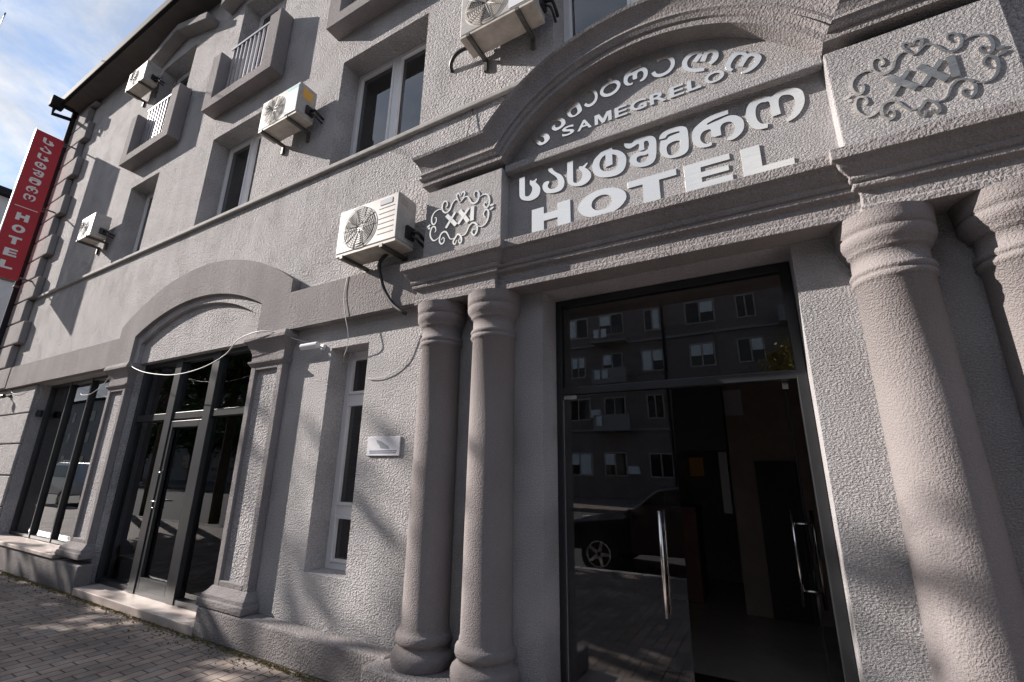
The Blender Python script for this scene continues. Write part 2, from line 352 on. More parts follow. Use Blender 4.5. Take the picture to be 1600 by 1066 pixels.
# ================================================================ hotel building
H = thing('hotel_building', 'grey stuccoed three storey hotel with columned portal and arched shop front', 'building')
T = 0.35
CX = [-3.5, -6.48, -9.4, -0.58]      # window axes
holes = [(-4.2, -2.81, 5.0, 6.55), (-7.18, -5.79, 5.0, 6.55), (-9.93, -8.87, 5.0, 6.55), (-1.28, 0.12, 5.0, 6.55),
         (-3.74, -3.22, 0.66, 2.70), (-1.4, 0.24, 0.0, 2.872), (-7.85, -4.98, 0.0, 2.95), (-11.62, -8.45, 0.33, 2.95)]
for cx in (-9.3, -6.45, -3.5, -0.55): holes.append((cx - 0.66, cx + 0.62, 7.12, 9.35))
def sheet(x0, x1, z0, z1, y, holes, depth):
    xs = sorted({x0, x1, *[h[0] for h in holes], *[h[1] for h in holes]}); zs = sorted({z0, z1, *[h[2] for h in holes], *[h[3] for h in holes]})
    mb = MB()
    for i in range(len(xs) - 1):
        for k in range(len(zs) - 1):
            a, b, c, d = xs[i], xs[i + 1], zs[k], zs[k + 1]; mx, mzz = (a + b) / 2, (c + d) / 2
            if any(h[0] < mx < h[1] and h[2] < mzz < h[3] for h in holes): continue
            mb.add([(a, y, c), (b, y, c), (b, y, d), (a, y, d)], [(0, 1, 2, 3)])
    for a, b, c, d in holes:
        if (a, b) in ((-5.5, -4.98), (-7.85, -5.5)): continue
        e = y + depth
        mb.add([(a, y, c), (a, e, c), (a, e, d), (a, y, d)], [(0, 1, 2, 3)]); mb.add([(b, y, c), (b, y, d), (b, e, d), (b, e, c)], [(0, 1, 2, 3)])
        mb.add([(a, y, d), (a, e, d), (b, e, d), (b, y, d)], [(0, 1, 2, 3)]); mb.add([(a, y, c), (b, y, c), (b, e, c), (a, e, c)], [(0, 1, 2, 3)])
    return mb
PZ = [h for h in holes if h[1] > -2.45 and h[3] < 3.2]
mb = sheet(-2.5, XR, 0.0, 3.24, 0.0, PZ, T); mb.build('portal_wall', 'portal_stucco', H, recalc=False)
mb = sheet(-5.5, -2.5, 0.0, 3.24, 0.0, [(-5.5, -4.98, 0, 2.95)] + [h for h in holes if -5 < h[0] and h[1] < -2.45 and h[3] < 3.24], T); mb.build('shopside_wall', 'lower_stucco', H, recalc=False)
mb = sheet(XL, -5.5, 0.0, 3.24, 0.0, [(-7.85, -5.5, 0, 2.95)] + [h for h in holes if h[1] < -8 and h[3] < 3.24], T)
up = sheet(XL, XR, 3.24, 10.12, 0.0, [h for h in holes if h[2] > 3.24], T); mb.add(up.v, up.f)
mb.box(XL, XL + 0.3, 0.36, 9.0, 0, 10.1); mb.box(XR - 0.3, XR, 0.36, 9.0, 0, 10.1); mb.box(XL + 0.31, XR - 0.31, 8.7, 9.0, 0, 10.1)
o = mb.build('wall', 'wall_stucco', H, recalc=False)
mb = MB()
mb.box(XL + 0.31, XR - 0.31, 0.36, 8.6, 3.55, 3.75); mb.box(XL + 0.31, XR - 0.31, 0.36, 8.6, 6.85, 7.0)
for x in (-8.3, -5.1, -2.5, 1.5): mb.box(x, x + 0.1, 0.37, 8.5, 3.76, 6.84); mb.box(x, x + 0.1, 0.37, 8.5, 7.01, 9.9)
mb.box(XL + 0.32, XR - 0.32, 2.4, 2.5, 3.76, 6.84); mb.box(XL + 0.32, XR - 0.32, 2.4, 2.5, 7.01, 9.9)
mb.box(XL + 0.31, -8.2, 0.37, 3.0, 0.02, 0.06)
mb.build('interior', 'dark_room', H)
# back of the front wall so that no light leaks between rooms
mb = MB(); 
# roof: soffit, fascia and slope
mb = MB(); mb.box(XL - 0.12, XR, -0.40, 0.0, 10.06, 10.12); mb.build('eave_soffit', 'soffit_board', H)
mb = MB(); mb.box(XL - 0.15, XR, -0.47, -0.405, 10.05, 10.26); mb.build('gutter', 'roof_metal', H, bevel=0.02)
mb = MB(); mb.add([(XL - 0.15, -0.46, 10.27), (XR, -0.46, 10.27), (XR, 9.2, 13.0), (XL + 2.5, 9.2, 13.0), (XL - 0.15, 9.2, 10.27)], [(0, 1, 2, 3), (0, 3, 4)])
mb.build('roof', 'roof_metal', H)

# string course
mb = MB(); mb.box(-13.14, -1.30, -0.045, 0.0, 4.905, 4.965); mb.build('string_course', 'concrete', H, bevel=0.012)

# band course with the hood arch over the shop front
def arc(cx, zc, R, x0, x1, n=40): return [(x0 + (x1 - x0) * i / n, zc + math.sqrt(R * R - (x0 + (x1 - x0) * i / n - cx) ** 2)) for i in range(n + 1)]
def segarc(cx, zpk, rise, half, x0, x1, n=40):
    R = (half * half + rise * rise) / (2 * rise); return arc(cx, zpk - R, R, x0, x1, n)
XC = -6.42
outer = segarc(XC, 4.15, 0.60, 2.02, XC - 2.02, XC + 2.02)
in1 = segarc(XC, 3.69, 0.34, 1.51, XC - 1.51, XC + 1.51)
poly = [(-13.12, 2.955), (-13.12, 3.39), (XC - 2.02, 3.39)] + outer + [(XC + 2.02, 3.39), (-2.53, 3.39), (-2.53, 2.955), (XC + 1.51, 2.955)] + in1[::-1] + [(XC - 1.51, 2.955)]
mb = MB(); mb.prism(poly, -0.10, -0.001); mb.build('band_course', 'trim_stucco', H, bevel=0.012)
in2 = segarc(XC, 3.60, 0.36, 1.40, XC - 1.40, XC + 1.40)
poly = [(XC - 1.512, 2.955)] + [(p[0], p[1]) for p in in1] + [(XC + 1.512, 2.955), (XC + 1.40, 2.955)] + in2[::-1] + [(XC - 1.40, 2.955)]
mb = MB(); mb.prism(poly, -0.05, -0.001); mb.build('arch_step', 'wall_stucco', H, bevel=0.01)

mb = MB()
for x in (-7.85, -4.98): mb.add([(x, 0, 0), (x, T, 0), (x, T, 2.95), (x, 0, 2.95)], [(0, 1, 2, 3)])
mb.add([(-7.85, 0, 2.95), (-7.85, T, 2.95), (-4.98, T, 2.95), (-4.98, 0, 2.95)], [(0, 1, 2, 3)])
mb.build('shop_reveal', 'wall_stucco', H, recalc=False)
# quoins on the left corner: alternating long and short blocks
z = 3.42; k = 0
while z < 9.95:
    h = min(0.49, 9.98 - z); r = -13.16 if k % 2 else -13.45
    mb = MB(); mb.box(XL - 0.02, r, -0.12, -0.001, z, z + h - 0.018); mb.build('quoin', 'trim_stucco', H, bevel=0.02)
    z += 0.5; k += 1
mb = MB(); mb.box(XL, -13.1, -0.11, -0.001, 2.975, 3.395); mb.build('band_end_block', 'trim_stucco', H, bevel=0.012)
# rusticated ground floor strip left of the shop window
zz = [0.42, 0.83, 1.34, 1.885, 2.435, 2.95]
for a, b in zip(zz[:-1], zz[1:]):
    mb = MB(); mb.box(XL - 0.01, -11.62, -0.04, -0.001, a + 0.012, b - 0.012); mb.build('rusticated_block', 'wall_stucco', H, bevel=0.012)

# plinths
mb = MB(); mb.box(XL - 0.1, -7.72, -0.17, -0.001, 0.0, 0.325); mb.build('plinth', 'trim_stucco', H, bevel=0.015)
mb = MB(); mb.box(XL - 0.11, -8.5, -0.19, 0.16, 0.335, 0.385); mb.build('shop_sill', 'marble', H, bevel=0.008)
mb = MB(); mb.box(-4.99, -2.56, -0.17, -0.001, 0.0, 0.262); mb.build('plinth', 'trim_stucco', H, bevel=0.02)
mb = MB(); mb.box(-7.715, -4.995, -0.17, 0.34, 0.0, 0.085); mb.build('shop_step', 'marble', H, bevel=0.008)

# shop pilasters
def pilaster(x0, x1, zb):
    p = MB(); w = 0.085; yf = -0.085; z0, z1 = zb + 0.19, 2.56
    p.box(x0, x0 + w, yf, -0.001, zb, 2.66); p.box(x1 - w, x1, yf, -0.001, zb, 2.66)
    p.box(x0 + w, x1 - w, yf, -0.001, zb, z0); p.box(x0 + w, x1 - w, yf, -0.001, z1, 2.66)
    o = p.build('pilaster', 'trim_stucco', H, bevel=0.008)
    q = MB(); q.box(x0 + w, x1 - w, yf + 0.035, -0.002, z0, z1); q.build('pilaster_panel', 'wall_stucco', o)
    def ringed(prof, nm):
        m = MB(); R = []
        for d, zz in prof: R.append([(x0 - d, 0.0, zz), (x0 - d, yf - d, zz), (x1 + d, yf - d, zz), (x1 + d, 0.0, zz)])
        m.loft(R); m.build(nm, 'trim_stucco', o, bevel=0.004)
    ringed([(0.085, zb - 0.03), (0.09, zb + 0.0), (0.085, zb + 0.035), (0.068, zb + 0.04), (0.065, zb + 0.075), (0.04, zb + 0.095), (0.02, zb + 0.12), (0.008, zb + 0.14)], 'pilaster_base')
    ringed([(0.004, 2.60), (0.03, 2.635), (0.034, 2.655), (0.006, 2.66), (0.01, 2.74), (0.03, 2.80), (0.06, 2.85), (0.085, 2.875), (0.085, 2.905), (0.06, 2.954)], 'pilaster_capital')
pilaster(-4.92, -4.37, 0.295)
pilaster(-8.42, -7.87, 0.415)

# ---------------- portal
def plan_mould(name, path, prof, material, base_y=0.0):
    """moulding that follows a plan polyline (x,y) with mitred corners; prof = [(offset, z)]"""
    P = [Vector(p) for p in path]; n = len(P); nrm = []
    for i in range(n - 1):
        t = (P[i + 1] - P[i]).normalized(); nrm.append(Vector((t.y, -t.x)))
    offs = []
    for i in range(n):
        if i == 0: offs.append(nrm[0])
        elif i == n - 1: offs.append(nrm[-1])
        else:
            a, b = nrm[i - 1], nrm[i]; offs.append((a + b) / (1 + a.dot(b)))
    mb = MB(); rings = []
    for d, z in prof: rings.append([(P[i].x + offs[i].x * d, P[i].y + offs[i].y * d, z) for i in range(n)])
    mb.loft(rings, closed=True, caps=True)
    return mb.build(name, material, H, bevel=0.004)
PX0, PX1, QX0, QX1 = -2.50, -1.695, 0.565, 1.33
path = [(PX0, -0.001), (PX0, -0.215), (PX1, -0.215), (PX1, -0.175), (QX0, -0.175), (QX0, -0.215), (QX1, -0.215), (QX1, -0.001)]
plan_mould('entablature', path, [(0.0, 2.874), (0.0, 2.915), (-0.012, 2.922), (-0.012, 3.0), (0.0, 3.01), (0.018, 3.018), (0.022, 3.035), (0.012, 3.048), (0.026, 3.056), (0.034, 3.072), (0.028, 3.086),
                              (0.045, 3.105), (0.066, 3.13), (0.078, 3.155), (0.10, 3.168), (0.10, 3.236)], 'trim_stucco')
# upper blocks and recessed sign field
mb = MB(); mb.box(PX0, PX1, -0.15, -0.001, 3.237, 4.0); mb.build('sign_pier', 'portal_stucco', H, bevel=0.008)
mb = MB(); mb.box(QX0 - 0.005, QX1, -0.15, -0.001, 3.237, 4.0); mb.build('sign_pier', 'portal_stucco', H, bevel=0.008)
mb = MB(); mb.box(PX1, QX0 - 0.005, -0.04, -0.001, 3.237, 4.0); mb.build('sign_panel', 'portal_stucco', H)
AC, R1 = -0.565, 1.36
ZC = 4.66 - R1; half = (QX0 - PX1) / 2
zsp = ZC + math.sqrt(R1 * R1 - half * half)
tym = [(PX1, 3.968), (QX0 - 0.005, 3.968)] + [p for p in arc(AC, ZC, R1, QX0 - 0.005, PX1)]
mb = MB(); mb.prism(tym, -0.05, -0.001); mb.build('tympanum', 'portal_stucco', H)
mb = MB(); mb.box(PX1 + 0.001, QX0 - 0.006, -0.118, -0.051, 3.968, 4.036); mb.build('tympanum_ledge', 'portal_stucco', H, bevel=0.008)
# arch moulding running on into the cornices over the piers
prof = [(0.0, -0.002), (0.0, -0.185), (0.045, -0.185), (0.052, -0.200), (0.075, -0.212), (0.085, -0.200), (0.088, -0.190), (0.098, -0.194), (0.112, -0.208), (0.128, -0.204), (0.14, -0.198), (0.17, -0.204), (0.205, -0.218), (0.24, -0.240), (0.262, -0.262), (0.285, -0.270), (0.288, -0.002)]
strands = []
NA = 72
for d, y in prof:
    z = zsp + d; r = R1 + d; c = math.sqrt(r * r - (z - ZC) ** 2); a0 = math.atan2(z - ZC, -c); a1 = math.atan2(z - ZC, c)
    e = max(0.0, -y - 0.15)
    yw = -0.0005
    st = [(PX0 - e, yw, z), (PX0 - e, y, z)]
    for i in range(NA + 1): a = a0 + (a1 - a0) * i / NA; st.append((AC + r * math.cos(a), y, ZC + r * math.sin(a)))
    st += [(QX1 + e, y, z), (QX1 + e, yw, z)]
    strands.append(st)
mb = MB(); mb.loft([[st[i] for st in strands] for i in range(len(strands[0]))])
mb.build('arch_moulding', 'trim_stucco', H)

# columns
PROF = [(0.225, 0.255), (0.232, 0.275), (0.232, 0.315), (0.222, 0.338), (0.205, 0.35), (0.19, 0.362), (0.188, 0.385), (0.20, 0.392), (0.208, 0.41), (0.206, 0.44), (0.196, 0.458), (0.184, 0.463), (0.182, 0.49),
        (0.176, 0.51), (0.175, 1.1), (0.171, 1.9), (0.166, 2.505), (0.176, 2.512), (0.184, 2.528), (0.178, 2.545), (0.172, 2.549), (0.181, 2.556), (0.185, 2.570), (0.178, 2.585), (0.167, 2.59),
        (0.168, 2.668), (0.180, 2.674), (0.184, 2.684), (0.186, 2.694), (0.2, 2.71), (0.212, 2.735), (0.214, 2.765), (0.206, 2.778), (0.215, 2.784), (0.216, 2.82), (0.223, 2.873)]
for cx in (-2.31, -1.80, 0.665, 1.17):
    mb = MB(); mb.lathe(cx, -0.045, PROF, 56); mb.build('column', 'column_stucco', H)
mb = MB(); mb.box(-2.62, -1.43, -0.33, -0.001, 0.0, 0.253); mb.build('portal_plinth', 'trim_stucco', H, bevel=0.015)
mb = MB(); mb.box(0.27, 1.45, -0.33, -0.001, 0.0, 0.253); mb.build('portal_plinth', 'trim_stucco', H, bevel=0.015)
mb = MB(); mb.box(-1.42, 0.26, -0.30, 0.3, 0.0, 0.11); mb.build('entrance_step', 'marble', H, bevel=0.01)

# ---------------- windows
def window(x0, x1, z0, z1, y, posts=(), fw=0.055, glassm='window_glass', blind=None, fm='white_plastic', transoms=()):
    m = MB(); ya, yb = y - 0.03, y + 0.03
    m.box(x0, x0 + fw, ya, yb, z0, z1); m.box(x1 - fw, x1, ya, yb, z0, z1)
    m.box(x0 + fw, x1 - fw, ya, yb, z0, z0 + fw); m.box(x0 + fw, x1 - fw, ya, yb, z1 - fw, z1)
    xs = [x0 + fw]
    for p in posts: m.box(p - 0.05, p + 0.05, ya + 0.003, yb, z0 + fw, z1 - fw); xs += [p - 0.05, p + 0.05]
    xs.append(x1 - fw)
    for t in transoms: m.box(x0 + fw, x1 - fw, ya + 0.004, yb, t - 0.045, t + 0.045)
    # sashes
    zs = [z0 + fw] + [q for t in transoms for q in (t - 0.045, t + 0.045)] + [z1 - fw]
    sw = 0.028
    for a, b in zip(xs[::2], xs[1::2]):
        for c, d in zip(zs[::2], zs[1::2]):
            m.box(a, a + sw, ya - 0.012, y, c, d); m.box(b - sw, b, ya - 0.012, y, c, d); m.box(a + sw, b - sw, ya - 0.012, y, c, c + sw); m.box(a + sw, b - sw, ya - 0.012, y, d - sw, d)
    o = m.build('window', fm, H, bevel=0.004)
    g = MB()
    for a, b in zip(xs[::2], xs[1::2]):
        for c, d in zip(zs[::2], zs[1::2]): g.box(a + 0.01, b - 0.01, y + 0.002, y + 0.008, c + 0.01, d - 0.01)
    g.build('pane', glassm, o)
    if blind:
        for (a, b, c, d) in blind: q = MB(); q.box(a, b, y + 0.1, y + 0.11, c, d); q.build('curtain', 'brown_blind', o)
    return o
for cx, (a, b) in zip((-3.5, -6.48, -9.4, -0.58), ((-4.2, -2.81), (-7.18, -5.79), (-9.93, -8.87), (-1.28, 0.12))):
    window(a, b, 5.0, 6.55, 0.29, ((a + b) / 2 - 0.0,), blind=[(a + 0.05, a + 0.36, 5.0, 6.5), ((a + b) / 2 + 0.1, b - 0.02, 5.9, 6.5)])
for cx in (-9.3, -6.45, -3.5, -0.55): window(cx - 0.66, cx + 0.62, 7.12, 9.35, 0.29, (cx - 0.02,), transoms=(8.05,), blind=[(cx - 0.6, cx + 0.55, 8.1, 9.3)])
window(-3.74, -3.22, 0.66, 2.70, 0.25, (), fw=0.06, blind=[(-3.7, -3.25, 0.7, 2.65)], transoms=(1.165, 2.215))

# ---------------- balconies and their gable hoods
for cx in (-9.3, -6.45, -3.5, -0.55):
    x0, x1 = cx - 0.88, cx + 0.92
    m = MB(); pl = [(x0, 6.995), (x1, 6.995), (x1, 8.095), (x1 - 0.27, 8.095), (x1 - 0.27, 7.16), (x0 + 0.24, 7.16), (x0 + 0.24, 8.095), (x0, 8.095)]
    m.prism(pl, -0.20, -0.001); o = m.build('balcony_surround', 'trim_stucco', H, bevel=0.015)
    r = MB(); n = 11
    for i in range(n): xx = x0 + 0.30 + i * (x1 - x0 - 0.64) / (n - 1); r.box(xx - 0.012, xx + 0.012, -0.062, -0.038, 7.161, 8.24)
    r.box(x0 + 0.242, x1 - 0.272, -0.07, -0.03, 8.241, 8.28); r.build('railing', 'galvanised', o)
    ap, hw, e = 9.90, 1.20, 9.50; tk = 0.15; xc = cx + 0.10
    m = MB(); m.prism([(xc - hw, e), (xc, ap), (xc + hw, e), (xc + hw, e - tk), (xc, ap - tk), (xc - hw, e - tk)], -0.21, -0.001)
    m.build('balcony_hood', 'trim_stucco', H, bevel=0.015)

# ---------------- shop glazing
def glazing(name, x0, x1, z0, z1, y, xs, zs, fw, thick, inner=None):
    m = MB(); m.box(x0, x0 + fw, y - thick, y + 0.03, z0, z1); m.box(x1 - fw, x1, y - thick, y + 0.03, z0, z1)
    m.box(x0 + fw, x1 - fw, y - thick + 0.004, y + 0.028, z1 - fw, z1); m.box(x0 + fw, x1 - fw, y - thick + 0.004, y + 0.028, z0, z0 + fw)
    for x, w in xs: m.box(x - w / 2, x + w / 2, y - thick - 0.006, y + 0.034, z0 + 0.002, z1 - 0.002)
    edges = [x0 + fw] + [q for x, w in xs for q in (x - w / 2, x + w / 2)] + [x1 - fw]
    o = m.build(name, 'dark_metal', H, bevel=0.005)
    if zs:
        t = MB()
        for zz, w in zs:
            for a, b in zip(edges[::2], edges[1::2]): t.box(a, b, y - thick + 0.012, y + 0.02, zz - w / 2, zz + w / 2)
        t.build('transom', 'dark_metal', o, bevel=0.004)
    for a, b in zip(edges[::2], edges[1::2]):
        g = MB(); g.box(a - 0.005, b + 0.005, y + 0.002, y + 0.01, z0 + fw - 0.005, z1 - fw + 0.005); g.build('pane', 'shop_glass', o)
    return o
g = glazing('shop_front', -7.85, -4.98, 0.086, 2.95, 0.13, ((-6.87, 0.16), (-5.97, 0.16)), ((2.17, 0.085),), 0.06, 0.05)
# door leaf in the middle bay
m = MB(); a, b = -6.785, -6.055
m.box(a, a + 0.06, 0.085, 0.125, 0.09, 2.1); m.box(b - 0.06, b, 0.085, 0.125, 0.09, 2.1); m.box(a + 0.06, b - 0.06, 0.085, 0.125, 2.02, 2.1); m.box(a + 0.06, b - 0.06, 0.085, 0.125, 0.09, 0.27)
d = m.build('shop_door', 'dark_metal', g, bevel=0.004)
m = MB(); m.tube([(a + 0.03, 0.085, 1.12), (a + 0.03, 0.045, 1.12), (a + 0.14, 0.045, 1.12)], 0.009); m.build('shop_door_handle', 'steel', d)
for zz in (1.03, 1.45):
    m = MB(); m.lathe(a + 0.03, 0.075, [(0.001, zz), (0.012, zz), (0.012, zz + 0.02), (0.001, zz + 0.02)], 12); m.build('shop_door_lock', 'steel', d)
g2 = glazing('shop_window', -11.62, -8.45, 0.386, 2.95, 0.2, ((-10.7, 0.05), (-9.83, 0.05)), (), 0.05, 0.04)
# pale roller curtain behind the left panes, shop rooms
m = MB(); m.box(-7.80, -6.96, 0.155, 0.16, 0.1, 2.9); m.build('curtain', 'curtain', g)
m = MB(); m.box(-11.56, -10.74, 0.235, 0.24, 0.45, 2.9); m.build('curtain', 'curtain', g2)
m = MB(); m.box(XL + 0.31, -4.4, 3.2, 3.3, 0.02, 3.5); m.box(-8.25, -8.1, 0.36, 3.19, 0.02, 3.5); m.box(-4.4, -4.3, 0.36, 3.3, 0.02, 3.5); m.box(XL + 0.31, -4.41, 0.36, 3.19, -0.02, 0.015)
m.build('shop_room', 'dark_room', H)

# ---------------- entrance: frame, transom light, leaves, lobby
ED = 0.27
m = MB(); x0, x1 = -1.4, 0.24
m.box(x0 + 0.003, x0 + 0.045, ED - 0.03, ED + 0.04, 0.112, 2.868); m.box(x1 - 0.06, x1 - 0.003, ED - 0.03, ED + 0.04, 0.112, 2.868)
m.box(x0 + 0.045, x1 - 0.06, ED - 0.03, ED + 0.04, 2.815, 2.868); m.box(x0 + 0.045, x1 - 0.06, ED - 0.03, ED + 0.04, 2.105, 2.16)
ef = m.build('entrance_frame', 'dark_metal', H, bevel=0.004)
m = MB(); m.box(x0 + 0.04, x1 - 0.055, ED + 0.0, ED + 0.01, 2.155, 2.82); m.build('pane', 'door_glass', ef)
m = MB(); m.box(x0 + 0.05, -0.56, ED - 0.005, ED + 0.007, 0.125, 2.10); lf = m.build('door_leaf', 'door_glass', ef)
m = MB(); m.box(x0 + 0.05, x0 + 0.155, ED - 0.014, ED + 0.016, 2.07, 2.104); m.build('door_patch', 'steel', ef, bevel=0.004)
m = MB(); m.box(x0 + 0.046, x0 + 0.052, ED - 0.012, ED + 0.014, 0.12, 2.07); m.build('glass_edge_strip', 'galvanised', ef)
def pull(name, par, x, y, axis):
    m = MB()
    for s in (-1, 1):
        px, py = (x, y + s * 0.055) if axis == 'y' else (x + s * 0.06, y)
        m.tube([(px, py, 0.70), (px, py, 1.31)], 0.0125, 12)
    for zz in (0.80, 1.22):
        if axis == 'y': m.tube([(x, y - 0.055, zz), (x, y + 0.055, zz)], 0.008, 10)
        else: m.tube([(x - 0.06, y, zz), (x + 0.06, y, zz)], 0.008, 10)
    m.build(name, 'steel', par)
pull('door_handle', ef, -0.685, ED, 'y')
m = MB(); m.box(0.112, 0.124, 0.34, 1.14, 0.125, 2.10); rl = m.build('door_leaf', 'clear_glass', ef)
pull('door_handle', ef, 0.118, 0.95, 'x')
m = MB(); m.box(0.10, 0.136, 0.33, 0.42, 2.06, 2.104); m.build('door_patch', 'steel', ef, bevel=0.004)
# lobby
LX0, LX1, LY = -2.9, 1.7, 4.6
m = MB(); m.box(LX0, LX1, 0.36, LY, 0.05, 0.108); m.build('lobby_floor', 'lobby_floor', H)
m = MB(); m.box(LX0 - 0.1, LX0, 0.36, LY, 0.05, 3.1); m.box(LX1, LX1 + 0.1, 0.36, LY, 0.05, 3.1); m.box(LX0, LX1, LY, LY + 0.1, 0.05, 3.1); m.box(LX0, LX1, 0.36, LY, 3.1, 3.2)
m.box(-0.45, 1.7, 3.0, 3.1, 0.109, 3.1)
m.build('lobby_wall', 'lobby_wall', H)
m = MB(); m.box(-0.20, 0.16, 2.97, 2.995, 0.12, 1.68); m.build('lobby_door', 'lobby_dark', H)
m = MB(); m.box(-0.58, -0.49, 3.15, 3.3, 1.1, 1.8); m.build('lobby_column', 'white_plastic', H)
m = MB(); m.box(-0.87, -0.39, 2.0, 2.3, 1.76, 3.09); m.build('lobby_beam', 'lobby_dark', H)
m = MB(); m.box(-1.7, -0.9, 3.2, 3.7, 0.109, 1.15); m.build('reception_desk', 'brown_blind', H, bevel=0.01)
m = MB(); m.box(-1.15, 0.05, 0.45, 1.15, 0.109, 0.118); m.build('door_mat', 'black_rubber', H)
m = MB(); m.box(-1.55, -1.28, 3.3, 3.45, 1.151, 1.38); m.build('desk_monitor', 'black_rubber', H, bevel=0.01)
m = MB(); m.box(0.45, 1.05, 2.5, 2.98, 0.35, 0.5); m.box(0.45, 1.05, 2.9, 2.98, 0.5, 0.95); m.build('lobby_sofa', 'lobby_dark', H, bevel=0.04)
m = MB(); m.box(-0.75, -0.25, 2.985, 3.0, 2.2, 2.5); m.build('notice', 'plaque_white', H)
m = MB(); m.box(-1.03, -0.85, 3.9, 3.92, 1.5, 1.75); m.build('lobby_picture', 'yellow_sticker', H)

